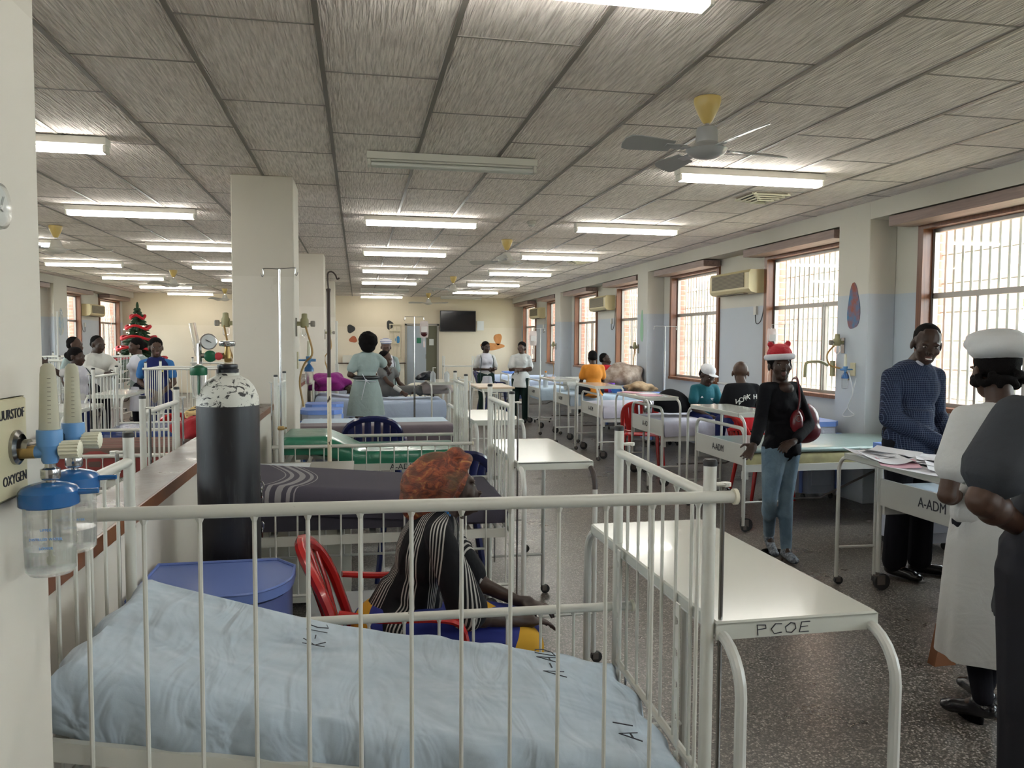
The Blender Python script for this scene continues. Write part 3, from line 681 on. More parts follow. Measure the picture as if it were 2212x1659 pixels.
# ---------------------------------------------------------------- left cribs
stripe_r = M('maroon_striped_blanket', (.2, .05, .05), .9, spec=.2); v = coords(stripe_r); y = sepxyz(stripe_r, v)[1]
f = math_(stripe_r, 'FRACT', math_(stripe_r, 'MULTIPLY', y, 9)); base(stripe_r, ramp(stripe_r, f, [(0, (.11, .075, .06)), (.4, (.18, .05, .045)), (.5, (.30, .17, .12)), (.6, (.10, .065, .055)), (.85, (.22, .05, .045))], 'CONSTANT'))
LC = [((-2.31, 3.70, 0), 'white crib left of the partition, nearest behind the flow meters', dict(near=.80, far=.80, nh=.42)),
      ((-2.33, 5.67, 0), 'white crib left of the partition holding the striped blanket', dict(near=.81, far=.80, nh=.42)),
      ((-2.24, 7.28, 0), 'white crib left of the partition with the blue vinyl mattress', dict(near=.81, far=.80, nh=.42)),
      ((-2.31, 9.25, 0), 'white crib with raised rail in front of the woman in blue', dict(near=1.27, far=1.27, nh=.5, fh=.5)),
      ((-2.28, 11.6, 0), 'white crib furthest back left of the partition', dict(near=1.27, far=.8, nh=.5)),
      ((-5.7, 9.6, 0), 'white crib by the left windows near the kneeling child', dict(near=1.27, far=1.27, nh=.5)), ((-5.7, 12.6, 0), 'white crib by the left windows, second along', dict(near=1.27, far=1.27, nh=.5)),
      ((-5.7, 15.6, 0), 'white crib by the left windows, third along', dict(near=1.27, far=.8, nh=.5))]
for i, (loc, lb, k) in enumerate(LC):
    if i in (6, 7):
        c = copy_tree(cprev); c.location = loc; tag(c, lb)
    else:
        cprev = c = place_crib(loc, 0, lb, detail=(i < 3), **k); deck(c, 1.37, .66, .64, .64, crib_w, .045)
zf = lambda u: .755
bedding((-2.31, 3.70, 0), 0, cloth_slab(.03, 1.34, .03, .63, zf, .10, .02, 20, 10, 41), 'mattress', blanket_g, 'dark grey bedding in the nearest crib left of the partition')
bedding((-2.33, 5.67, 0), 0, cloth_slab(.03, 1.34, .0, .65, lambda u: .86, .2, .02, 20, 10, 42), 'blanket', stripe_r, 'maroon and brown striped blanket in a crib left of the partition', 'blanket')
bedding((-2.24, 7.28, 0), 0, cloth_slab(.03, 1.34, .03, .63, lambda u: .80+.03*u, .13, .012, 24, 10, 43), 'vinyl_mattress', vin_blue, 'shiny blue vinyl mattress in a crib left of the partition')
red_b = fabric('red_blanket', (.30, .015, .02), fold=6, fs=.6)
def lump(name, c, r, mat, label, cat, seed=1, amp=.18, sub=4, grp=None, flat=.0):
    b = MB(); bm = bmesh.new(); bmesh.ops.create_icosphere(bm, subdivisions=sub, radius=1); rnd = random.Random(seed)
    ph = [(Vector((rnd.uniform(-1, 1), rnd.uniform(-1, 1), rnd.uniform(-1, 1))).normalized()*rnd.uniform(3, 9), rnd.uniform(0, 6)) for _ in range(8)]
    vs = []
    for v_ in bm.verts:
        p = v_.co; s_ = 1+amp*sum(math.sin(p.dot(a)+f_) for a, f_ in ph)/4
        q = Vector((p.x*r[0]*s_, p.y*r[1]*s_, max(p.z*s_, -.55+flat)*r[2])); vs.append(q)
    fs = [tuple(v_.index for v_ in f_.verts) for f_ in bm.faces]; bm.free(); b.add(vs, fs)
    o = b.build(name, mat, None, smooth=60); o.location = c; return tag(o, label, cat, grp)
lump('red_bedding', (-1.16, 5.98, .95), (.17, .17, .10), red_b, 'crumpled dark red bedding piled against the partition', 'bedding', 3, .3)
tiger = M('tiger_print', (.4, .25, .08), .8); v = coords(tiger, scale=(3, 3, 14), rot=(.3, .5, 0)); base(tiger, ramp(tiger, noise(tiger, v, 3, 3, .5, 1.5), [(.45, (.50, .36, .15)), (.52, (.03, .02, .01))], 'CONSTANT'))
lump('tiger_blanket', (-1.1, 6.08, 1.05), (.15, .12, .07), tiger, 'tiger print cloth on top of the red bedding', 'bedding', 5)
# ---------------------------------------------------------------- lockers
lid_b = plainmix('locker_blue', (.13, .24, .62), (.17, .29, .68), 5, .35); body_g = plainmix('locker_grey', (.40, .43, .52), (.45, .48, .57), 4, .45)
def make_locker(W=.45, D=.42, Hh=.80, open_=False):
    r = empty('bedside_locker', (0, 0, 0), 0, 'x', 'bedside locker')
    def outl(g): return [(-W/2-g, D/2+g), (-W/2-g, -D/2+.09), (-W/2+.08, -D/2-g), (W/2-.08, -D/2-g), (W/2+g, -D/2+.09), (W/2+g, D/2+g)]
    b = MB(); b.prism(outl(-.006), Hh-.12, Matrix.Translation((0, 0, .07))); b.build('locker_body', body_g, r, smooth=0)
    b = MB(); b.prism(outl(.008), .05, Matrix.Translation((0, 0, Hh-.05))); b.build('locker_top', lid_b, r, smooth=0)
    b = MB(); b.box((0, -D/2-.004, Hh-.155), (W-.22, .012, .12), bev=.004); d = b.build('drawer', body_g, r)
    b = MB(); b.lathe([(.022, -.004), (.018, .004), (.008, .01)], (0, -D/2-.01, Hh-.105), 14, axis=(0, -1, 0)); b.build('drawer_knob', body_g, d)
    b = MB(); b.box((0, -D/2-.004, Hh-.45), (W-.22, .012, .4), bev=.004); b.build('locker_door', body_g, r)
    for s in (-1, 1): b = MB(); b.box((s*(W/2-.02), -D/2+.03, Hh/2-.02), (.03, .05, Hh-.2), rot=Euler((0, 0, s*.75))); b.build('corner_trim', lid_b, r, smooth=0)
    for s in (-1, 1):
        for q in (-1, 1): b = MB(); b.cyl((s*(W/2-.07)-.01, q*(D/2-.07), .03), (s*(W/2-.07)+.01, q*(D/2-.07), .03), .03, seg=10); b.build('castor_wheel', rubber, r)
    return r
lk = make_locker(); lk.location = (-.42, 10.15, 0); tag(lk, 'blue and grey bedside locker beside the partition, further of the two by the nurses', 'bedside locker', 'bedside lockers')
for loc, rz, lb in (((-.42, 9.3, 0), 0, 'blue and grey bedside locker beside the partition, nearer of the two by the nurses'), ((4.60, 7.30, 0), 0, 'blue topped bedside locker under the wall mounted flow meters'),
        ((4.62, 13.65, 0), 0, 'blue topped bedside locker in front of the second window column'), ((4.3, 5.35, 0), 0, 'blue and grey locker lettered ADM standing under the window bed'),
        ((4.6, 11.5, 0), -PI/2, 'blue locker under the lilac sheeted bed'), ((-.35, 14.3, 0), 0, 'blue topped bedside locker behind the attended bed'), ((4.0, 20.3, 0), 0, 'blue topped locker far down the window side')):
    o = dup(lk, loc, rz, lb)
    if 'lettered' in lb: text('ADM', .11, ink, o, (.10, -.214, .30), (PI/2, PI/2, 0))
# lid-only rounded locker behind the foreground crib
r = empty('bedside_locker', (-.46, 2.71, 0), 0, 'blue rounded-top bedside locker between the foreground crib and oxygen cylinder', 'bedside locker', 'bedside lockers')
out = [(-.24, -.2), (.08, -.2)]+[(.08+.16*math.sin(R(a)), .0-.2*math.cos(R(a))) for a in range(15, 91, 15)]+[(.24, .1), (.17, .2), (-.24, .2)]
b = MB(); b.prism([(x*.95, y*.95) for x, y in out], .70, Matrix.Translation((0, 0, .06))); b.build('locker_body', plainmix('dull_blue_plastic', (.09, .12, .30), (.12, .15, .36), 6, .4), r, smooth=20)
b = MB(); b.prism(out, .03, Matrix.Translation((0, 0, .77))); b.build('locker_top', M('blue_lid', (.13, .19, .46), .35), r, smooth=20)
b = MB(); b.tube([(x*.985, y*.985, .803) for x, y in out]+[(out[0][0]*.985, out[0][1]*.985, .803)], .006, 6); b.build('lid_rim', MATS['blue_lid'], r)
# ---------------------------------------------------------------- plastic chairs
def pl(name, c): return M(name, c, .22, spec=.55, coat=.2)
pl_red, pl_navy, pl_white = pl('red_plastic', (.42, .015, .015)), pl('navy_plastic', (.012, .018, .09)), pl('cream_plastic', (.62, .58, .48))
def make_chair(mat, slots=6, name='plastic_chair'):
    """faces -y; origin on floor below the seat centre"""
    r = empty(name, (0, 0, 0), 0, 'x', 'chair')
    b = MB(); b.slab(lambda u, v: ((u-.5)*.44, -.21+v*.42, .44-.02*math.sin(PI*u)*math.sin(PI*v)-.02*(1-v)**4), 10, 10, .014); b.build('seat', mat, r)
    def P(u, t):   # back shell: u -1..1 across, t 0..1 height
        w_ = .225-.015*t; x = w_*math.sin(u*1.25)/math.sin(1.25); y = .20+.07*math.cos(u*1.25)-.02+.13*t; return Vector((x, y, .45+.40*t))
    fr = []
    for a in range(0, 181, 12): c_, s_ = math.cos(R(a)), math.sin(R(a)); fr.append(P(-c_, .48+.52*s_))
    pts = [P(-1, t) for t in (0, .15, .3)]+fr+[P(1, t) for t in (.3, .15, 0)]
    b = MB(); b.tube(pts, .021, 8, flat=1.35); b.build('back_frame', mat, r)
    b = MB(); b.tube([P(u, .1) for u in (-1, -.6, -.2, .2, .6, 1)], .016, 6); b.build('lower_back_rail', mat, r)
    for i in range(slots):
        u0 = -.62+1.24*i/(slots-1); b = MB(); b.tube([P(u0*.75, .1), P(u0, .5), P(u0*1.05, .5+.44*math.sqrt(max(0, 1-(u0*1.0)**2)))], [.0085, .0095, .0085], 8, flat=2.9); b.build('back_slat', mat, r)
    for s in (-1, 1):
        for yy, dy in ((-.18, -.04), (.18, .07)):
            b = MB(); b.tube([(s*.20, yy, .43), (s*.235, yy+dy, 0)], [.024, .016], 7); b.build('leg', mat, r)
    return r
def armrests(r, mat):
    for s in (-1, 1): b = MB(); b.tube(smoothpath([(s*.235, .24, .66), (s*.26, .1, .64), (s*.27, -.12, .63), (s*.265, -.19, .58), (s*.235, -.2, .44)], 4), .018, 7, flat=.7); b.build('armrest', mat, r)
ch_r = make_chair(pl_red); armrests(ch_r, pl_red); ch_r.location = (.17, 2.93, 0); ch_r.rotation_euler = (0, 0, PI/2); tag(ch_r, 'red plastic chair under the seated woman in the headwrap', 'chair', 'plastic chairs')
ch_n = make_chair(pl_navy, 6); armrests(ch_n, pl_navy); ch_n.location = (.12, 7.28, 0); ch_n.scale = (1.15, 1.1, 1.08); ch_n.rotation_euler = (0, 0, PI); tag(ch_n, 'navy plastic chair behind the green mattress crib', 'chair', 'plastic chairs')
ch_w = make_chair(pl_white, 5); ch_w.location = (1.0, 13.2, 0); ch_w.rotation_euler = (0, 0, 0); tag(ch_w, 'cream plastic chair beyond the attended bed', 'chair', 'plastic chairs')
ch2 = dup(ch_r, (3.55, 9.35, 0), R(150), 'red plastic chair behind the black bag on the window side'); tag(ch2, None, 'chair', 'plastic chairs')
tag(dup(ch_r, (4.1, 7.35, 0), R(90), 'red plastic chair between the beds behind the woman in jeans'), None, 'chair', 'plastic chairs')
tag(dup(ch_n, (.45, 5.0, 0), R(200), 'dark plastic chair half hidden behind the woman in the headwrap'), None, 'chair', 'plastic chairs')
tag(dup(ch_r, (-1.75, 8.6, 0), R(180), 'red plastic chair left of the partition behind the white crib bars'), None, 'chair', 'plastic chairs')
tag(dup(ch_n, (2.95, 17.2, 0), R(100), 'dark chair with rounded back behind the two standing nurses'), None, 'chair', 'plastic chairs')
# ================================================================ people
SK = {}
def skinmat(name, c):
    m = M(name, c, .5, spec=.35); v = coords(m); n = noise(m, v, 18, 4, .6)
    base(m, mixc(m, n, tuple(a*.8 for a in c), tuple(min(1, a*1.25) for a in c))); bump(m, noise(m, v, 90, 3), .12, .002); return m
sk_d = skinmat('dark_skin', (.036, .018, .012)); sk_m = skinmat('brown_skin', (.055, .027, .017)); sk_o = skinmat('older_dark_skin', (.045, .027, .021))
eye_w = M('eye_white', (.28, .25, .23), .4); iris = M('iris_dark', (.01, .006, .005), .15); lipm = M('lip', (.11, .045, .04), .4); teeth = M('teeth', (.65, .62, .55), .3)
hair_m = M('black_hair', (.006, .005, .005), .85, spec=.08); vh = coords(hair_m); bump(hair_m, noise(hair_m, vh, 160, 3, .7), .9, .006)
def remesh(mb, name, mat, parent, vox, smooth=4, post=None, extra=None):
    o = mb.build('tmp', mat[0] if isinstance(mat, list) else mat, None, smooth=0, fix=False)
    md = o.modifiers.new('r', 'REMESH'); md.mode = 'VOXEL'; md.voxel_size = vox; md.use_smooth_shade = True
    if smooth: sm = o.modifiers.new('s', 'SMOOTH'); sm.factor = .5; sm.iterations = smooth
    dg = bpy.context.evaluated_depsgraph_get(); dg.update()
    me = bpy.data.meshes.new_from_object(o.evaluated_get(dg)); old = o.data; bpy.data.objects.remove(o); bpy.data.meshes.remove(old)
    me.name = name; me.materials.clear()
    for m in (mat if isinstance(mat, list) else [mat]): me.materials.append(m)
    if post: post(me)
    if extra:   # list of (MB, material_index) appended to the same surface
        bm = bmesh.new(); bm.from_mesh(me)
        for eb, mi in extra:
            vs = [bm.verts.new(p) for p in eb.v]
            for f in eb.f:
                try: ff = bm.faces.new([vs[i] for i in f]); ff.material_index = mi; ff.smooth = True
                except ValueError: pass
        bm.to_mesh(me); bm.free()
    o = bpy.data.objects.new(name, me); COL.objects.link(o); o.parent = parent; return o
def cap(b, p0, p1, r0, r1, seg=12, flat=1):
    p0, p1 = Vector(p0), Vector(p1); d = (p1-p0); L_ = d.length
    if L_ < 1e-5: return
    q = Vector((0, 0, 1)).rotation_difference(d).to_matrix().to_4x4(); pr = []
    for a in (-90, -60, -30, 0): pr.append((max(r0*math.cos(R(a)), 1e-4), r0*math.sin(R(a))))
    for a in (0, 30, 60, 90): pr.append((max(r1*math.cos(R(a)), 1e-4), L_+r1*math.sin(R(a))))
    old = b.m; b.m = Matrix.Translation(p0) @ q; b.lathe(pr, seg=seg, sy=flat); b.m = old
def frus(b, p0, p1, r0, r1, seg=18, flat=1):
    p0, p1 = Vector(p0), Vector(p1); d = p1-p0; q = Vector((0, 0, 1)).rotation_difference(d).to_matrix().to_4x4()
    old = b.m; b.m = Matrix.Translation(p0) @ q; b.lathe([(r0*.6, -.01), (r0, 0), (r1, d.length)], seg=seg, sy=flat); b.m = old
def rotz(v, a): return Vector((v[0]*math.cos(a)-v[1]*math.sin(a), v[0]*math.sin(a)+v[1]*math.cos(a), v[2]))
def skel(Hh, face=0, **ov):
    s = Hh/1.7
    J = dict(pel=(0, 0, .95), neck=(0, .02, 1.43), head=(0, -.005, 1.585), shL=(.163, .01, 1.355), shR=(-.163, .01, 1.355), elL=(.225, .04, 1.09), elR=(-.225, .04, 1.09), wrL=(.235, -.05, .85), wrR=(-.235, -.05, .85),
             hiL=(.085, 0, .90), hiR=(-.085, 0, .90), knL=(.095, -.01, .49), knR=(-.095, -.01, .49), anL=(.10, .03, .085), anR=(-.10, .03, .085))
    J = {k: rotz(Vector(v)*s, face) for k, v in J.items()}
    for k, v in ov.items(): J[k] = Vector(v)
    return J
def hand(b, wr, d, pn, sc_, side, curl=.5, r=.0078, spread=.09):
    """d: direction of the hand, pn: palm normal (direction fingers curl towards), side: direction the thumb leaves"""
    d = Vector(d).normalized(); pn = Vector(pn); pn = (pn-d*pn.dot(d)).normalized(); sd = d.cross(pn).normalized()*(1 if side > 0 else -1)
    L_ = .095*sc_; wr = Vector(wr)
    cap(b, wr, wr+d*L_*.5, .024*sc_, .03*sc_, 10, 1)
    m_ = Matrix((sd, d, pn)).transposed()
    b.ell(wr+d*L_*.6, (.040*sc_, L_*.55, .014*sc_), m_, 12, 8)
    lens = (.062, .074, .080, .072)
    for i in range(4):
        off = (-1.5+i)*.019*sc_; p = wr+d*L_*.98+sd*off; a = (-1.5+i)*spread; cur = d*math.cos(a)+sd*math.sin(a); q = p; cc = 0
        for k, f in enumerate((.46, .30, .24)):
            cc += curl*(.35 if k == 0 else .75); dd = cur*math.cos(cc)+pn*math.sin(cc); e = q+dd*lens[i]*f*sc_*1.05
            cap(b, q, e, r*sc_*(1-.08*k), r*sc_*(.92-.08*k), 8); q = e
    p = wr+d*L_*.3+sd*.028*sc_; dd = (sd*.8+d*.65+pn*.25*(1+curl)).normalized(); e = p+dd*.045*sc_; cap(b, p, e, .0115*sc_, .0098*sc_, 8); dd = (d*.9+sd*.25+pn*.4*curl).normalized(); cap(b, e, e+dd*.036*sc_, .0095*sc_, .008*sc_, 8)
def body_prims(b, J, s, fat=1.0, female=False, feet=True, hands=None, near=False, grow=0, torso_only=False):
    up = (J['neck']-J['pel']).normalized(); sd = (J['shL']-J['shR']).normalized(); sd = (sd-up*sd.dot(up)).normalized(); fw = sd.cross(up)
    Rm = Matrix((sd, -fw, up)).transposed(); ln = (J['neck']-J['pel']).length; g = grow; P_ = J['pel']
    hs = (J['hiL']-J['hiR']).normalized(); Rp = Matrix((hs, up.cross(hs).normalized(), up)).transposed()
    b.ell(P_+up*.0*s, ((.178 if female else .160)*s*fat+g, .115*s*fat+g, .125*s+g*.6), Rp)
    b.ell(P_+up*ln*.33, ((.118 if female else .130)*s*fat+g, .096*s*fat+g, .16*s), Rm)
    b.ell(P_+up*ln*.66, (.152*s*fat+g, .108*s*fat+g, .18*s), Rm)
    b.ell(P_+up*ln*.84, (.135*s*fat+g, .085*s*fat+g, .10*s), Rm)
    for k in ('shL', 'shR'): cap(b, J['neck']-up*.05*s, J[k]-(J[k]-J['neck']).normalized()*.012, .056*s+g*.7, .043*s*fat**.5+g*.6)
    b.ell(J['neck']-up*.03*s, (.09*s, .06*s, .05*s), Rm)
    if female:
        for q in (-1, 1): b.ell(P_+up*ln*.66+fw*.068*s*fat+sd*q*.066*s, (.058*s+g*.5, .052*s+g*.6, .060*s+g*.5), Rm)
    return up, sd, fw, Rm
def person(name, loc, J, Hh, label, group=None, head=(0, 0, 0), skin=None, female=False, fat=1.0, near=False, hair='short', wear=None, hands=None, scoop=False, smile=False, barefoot=False, shoes=None, legs=True, far=False, hcol=None):
    s = Hh/1.7; skin = skin or sk_m
    vox = .0062 if near else (.012 if far else .009)
    root = empty('person', loc, 0, label, 'person', group)
    b = MB(); up, sd, fw, Rm = body_prims(b, J, s, fat, female)
    wear = wear or {}
    if scoop: b.ell(J['neck']-up*.045*s+fw*.04*s, (.085*s, .07*s, .055*s), Rm)
    # head
    hy, hp, hr = head; Rh = Matrix.Rotation(hy, 3, 'Z') @ Matrix.Rotation(hp, 3, 'X') @ Matrix.Rotation(hr, 3, 'Y')
    hm = Matrix.Translation(J['head']-up*.028*s) @ Rh.to_4x4() @ Matrix.Scale(s*1.1 if s > .87 else s*1.22, 4)
    cap(b, J['neck']-up*.03*s, hm @ Vector((0, .025, -.06)), .064*s, .054*s)
    old = b.m; b.m = hm
    b.ell((0, .018, .035), (.074, .092, .083)); b.ell((0, -.03, -.012), (.061, .06, .088)); b.ell((0, -.032, -.07), (.046, .05, .036)); b.ell((0, -.068, -.088), (.018, .015, .015))
    cap(b, (0, -.086, .008), (0, -.107, -.026), .0075, .0115, 8); 
    for q in (-1, 1):
        b.ell((q*.0125, -.098, -.031), (.0085, .01, .0075), None, 8, 6); b.ell((q*.03, -.078, .024), (.024, .012, .0075), None, 8, 6); b.ell((q*.04, -.058, -.022), (.022, .022, .022), None, 8, 6)
        b.ell((q*.077, .012, -.008), (.009, .018, .03), Matrix.Rotation(q*-.25, 3, 'Z'), 10, 8)
    b.ell((0, -.09, -.0535), (.023, .0095, .0065), None, 10, 6); b.ell((0, -.0885, -.066), (.02, .0095, .0075), None, 10, 6)
    b.m = old
    for S_ in ('L', 'R'):
        sh, el, wr = J['sh'+S_], J['el'+S_], J['wr'+S_]
        cap(b, sh, el, .044*s*fat, .036*s*fat); cap(b, el, wr, .038*s*fat, .025*s*fat**.5); b.ell(el+(wr-el)*.25, .040*s*fat)
        hd = (hands or {}).get(S_, ((wr-el), fw, .5)); hand(b, wr, hd[0], hd[1], s*1.02, (1 if S_ == 'R' else -1)*(hd[3] if len(hd) > 3 else 1), hd[2], .0092 if near else (.0125 if far else .0105))
        if legs:
            hi, kn, an = J['hi'+S_], J['kn'+S_], J['an'+S_]
            cap(b, hi, kn, .082*s*fat, .054*s*fat); cap(b, kn, an, .052*s*fat, .036*s); mid = kn+(an-kn)*.3; dr = (an-kn).normalized(); bk = (-fw-dr*(-fw).dot(dr)).normalized(); b.ell(mid+bk*.012*s, (.05*s*fat, .05*s*fat, .10*s), Vector((0, 0, 1)).rotation_difference(dr).to_matrix())
            td = J.get('to'+S_); td = (td if td is not None else fw-Vector((0, 0, fw.z))).normalized()
            if barefoot: cap(b, an+Vector((0, 0, -.04*s)), an+td*.12*s+Vector((0, 0, -.06*s)), .034*s, .024*s)
            else: cap(b, an, an+td*.07*s+Vector((0, 0, -.045*s)), .03*s, .03*s)
    ex = []
    if not far or True:
        e = MB(); e.m = hm; ir = MB(); ir.m = hm
        for q in (-1, 1): e.ell((q*.0285, -.0785, .007), (.0115, .007, .0046), None, 10, 6); ir.ell((q*.0285, -.0838, .007), (.0056, .0028, .0046), None, 8, 6)
        ex = [(e, 1), (ir, 2)]
        if smile: t_ = MB(); t_.m = hm; t_.ell((0, -.0935, -.0595), (.019, .0065, .0045), None, 10, 6); ex.append((t_, 4))
    inv = hm.inverted()
    def post(me):
        for p in me.polygons:
            c_ = inv @ p.center
            if abs(c_.x) < .026 and c_.y < -.087 and -.0735 < c_.z < -.047: p.material_index = 3
    remesh(b, 'body', [skin, eye_w, iris, lipm, teeth], root, vox, 2 if near else 1, post, ex)
    # hair
    hb = MB(); hb.m = hm
    if hair in ('short', 'cornrow'): hb.ell((0, .030, .046), (.0765, .089, .080)); hb.ell((0, .055, -.0), (.072, .062, .055))
    elif hair == 'shaved': pass
    elif hair == 'bun': hb.ell((0, .024, .044), (.08, .095, .084)); hb.ell((0, .05, -.01), (.074, .068, .055)); hb.ell((0, .12, .01), (.045, .04, .045))
    elif hair == 'afro':
        rnd = random.Random(5); hb.ell((0, .035, .03), (.115, .12, .115)); hb.ell((0, .07, -.05), (.095, .07, .07))
        for _ in range(60):
            a, c_ = rnd.uniform(0, 2*PI), rnd.uniform(-.6, 1); q = math.sqrt(1-c_*c_); hb.ell((q*math.cos(a)*.105, .04+abs(q)*math.sin(a)*.105 if math.sin(a) > -.4 else .04, .03+c_*.11), .022, None, 7, 5)
    elif hair == 'braids':
        hb.ell((0, .028, .04), (.086, .094, .084)); rnd = random.Random(3)
        for k in range(18):
            a = R(-32+k*244/17); x, y = .083*math.cos(a), .03+.078*math.sin(a); cap(hb, (x, y, .02), (x*1.15, y+.02, -.15-.05*rnd.random()), .021, .014, 7)
    elif hair == 'locs':
        hb.ell((0, .028, .04), (.084, .098, .084)); rnd = random.Random(9)
        for k in range(30):
            a = R(-40+k*260/29); x, y = .08*math.cos(a), .03+.085*math.sin(a); cap(hb, (x*.95, y*.95, .03), (x*1.25+rnd.uniform(-.01, .01), y*1.2, -.09-rnd.random()*.05), .015, .009, 6)
            hb.ell((x*1.1, y*1.1, -.02-.05*rnd.random()), .017, None, 6, 5)
    if hb.v: remesh(hb, 'hair', hcol or hair_m, root, .010 if near else .014, 1)
    for nm, fn in wear.items(): fn(root, J, s, up, sd, fw, Rm, hm, vox, nm, fat, female)
    return root
# ---- garments
def top_(mat, sleeve=.5, hem=.12, grow=.016, loose=.0, collar=None, sl_r=.02, scoop=False, dress=None):
    def f(root, J, s, up, sd, fw, Rm, hm, vox, nm, fat, female):
        b = MB(); body_prims(b, J, s, fat, female, grow=grow)
        P_ = J['pel']; frus(b, P_+up*.16*s, P_-up*hem*s, ((.108 if female else .12)*fat+loose*.6)*s+grow, (.142*fat+loose)*s+grow, 18, .86) if hem else None
        (None if scoop else b.ell(J['neck']-up*.035*s, (.085*s, .072*s, .055*s), Rm))
        for S_ in ('L', 'R'):
            sh, el, wr = J['sh'+S_], J['el'+S_], J['wr'+S_]
            if sleeve <= 1: q = sh+(el-sh)*sleeve; cap(b, sh, q, .044*s*fat+grow*.7, .042*s*fat+grow+sl_r*.6)
            else: cap(b, sh, el, .044*s*fat+grow*.7, .039*s*fat+grow+sl_r*.4); q = el+(wr-el)*(sleeve-1); cap(b, el, q, .042*s*fat+grow+sl_r*.3, .029*s*fat**.5+grow+sl_r*.2)
        if dress: dress(b, J, s, up, sd, fw)
        o = remesh(b, nm, mat, root, max(vox*1.4, .010), 2)
        if collar:
            c_ = MB(); n_ = J['neck']-up*.012*s
            for q in (-1, 1):
                p0 = n_-fw*.055*s+up*.03*s; p1 = n_+sd*q*.062*s+up*.018*s; p2 = n_+fw*.07*s-up*.035*s+sd*q*.012; p3 = n_+fw*.10*s-up*.095*s+sd*q*.055*s
                c_.tube(smoothpath([p0, p1, p2], 5), [.012*s]*11, 6, flat=.5); c_.tube([p2, p3], [.016*s, .006*s], 6, flat=.4)
            remesh(c_, 'collar', collar, root, .008, 1)
    return f
def trousers(mat, grow=.012, flare=.0, length=.97, fit=1.0):
    def f(root, J, s, up, sd, fw, Rm, hm, vox, nm, fat, female):
        b = MB(); b.ell(J['pel'], ((.182 if female else .16)*s*fat+grow, .120*s*fat+grow, .13*s), Rm); cap(b, J['pel']+up*.0*s, J['pel']+up*.07*s, .115*s*fat+grow, .105*s*fat+grow, 14, .9)
        for S_ in ('L', 'R'):
            hi, kn, an = J['hi'+S_], J['kn'+S_], J['an'+S_]; cap(b, hi, kn, (.096 if female else .087)*s*fat+grow, .057*s*fat*fit+grow); e = kn+(an-kn)*length; cap(b, kn, e, .056*s*fat*fit+grow, .04*s*fit+grow+flare)
            b.ell(kn+(an-kn)*.3-fw*.01, (.053*s*fat*fit+grow, .053*s*fat*fit+grow, .1*s))
        remesh(b, nm, mat, root, max(vox*1.3, .009), 2)
    return f
def skirt(mat, hemz, r0=.155, r1=.24, folds=9, amp=.012, flat=.75, top=.12, slit=0):
    def f(root, J, s, up, sd, fw, Rm, hm, vox, nm, fat, female):
        P_ = J['pel']; p1 = Vector((P_.x, P_.y, hemz)); p0 = P_+Vector((0, 0, top*s)); b = MB(); n = 12; seg = 54; vs = []; fs = []; a0 = math.atan2(sd.y, sd.x)
        for side in (0, 1):
            for i in range(n+1):
                t = i/n; c_ = p0.lerp(p1, t); r = (r0+(r1-r0)*t**.7)*s*fat+.02*math.sin(min(1, t*2.2)*PI/2)*s
                for k in range(seg): a = 2*PI*k/seg; rr = r+amp*t*math.sin(folds*a+1.3*math.sin(2*a))-side*.006; vs.append(c_+Vector((rr*math.cos(a)*math.cos(a0)-rr*flat*math.sin(a)*math.sin(a0), rr*math.cos(a)*math.sin(a0)+rr*flat*math.sin(a)*math.cos(a0), 0)))
        W = seg
        for side in (0, 1):
            O = side*(n+1)*seg
            for i in range(n):
                for k in range(seg): q = (k+1) % seg; fs.append((O+i*W+k, O+i*W+q, O+(i+1)*W+q, O+(i+1)*W+k))
        O = (n+1)*seg
        for i in (0, n):
            for k in range(seg): q = (k+1) % seg; fs.append((i*W+k, i*W+q, O+i*W+q, O+i*W+k))
        b.add(vs, fs); b.build(nm, mat, root, smooth=70)
    return f
def shoe_(mat, sole=None):
    def f(root, J, s, up, sd, fw, Rm, hm, vox, nm, fat, female):
        for S_ in ('L', 'R'):
            an = J['an'+S_]; td = J.get('to'+S_); td = (td if td is not None else fw-Vector((0, 0, fw.z))).normalized(); z0 = an-Vector((0, 0, .045*s))
            b = MB(); cap(b, z0-td*.03*s, z0+td*.13*s-Vector((0, 0, .005)), .038*s, .036*s, 10, 1); b.ell(z0+td*.02*s+Vector((0, 0, .02*s)), (.04*s, .04*s, .04*s)); 
            b.ell(z0+td*.15*s-Vector((0, 0, .01)), (.042*s, .05*s, .027*s))
            remesh(b, 'shoe', mat, root, .009, 2)
    return f
def prim(fn, mat, nm=None, rem=None):
    """free-form garment or accessory: fn(MB, J, s, up, sd, fw, hm)"""
    def f(root, J, s, up, sd, fw, Rm, hm, vox, nm_, fat, female):
        b = MB(); fn(b, J, s, up, sd, fw, hm)
        if rem: remesh(b, nm_, mat, root, rem, 2)
        else: b.build(nm_, mat, root, smooth=60)
    return f
V = Vector
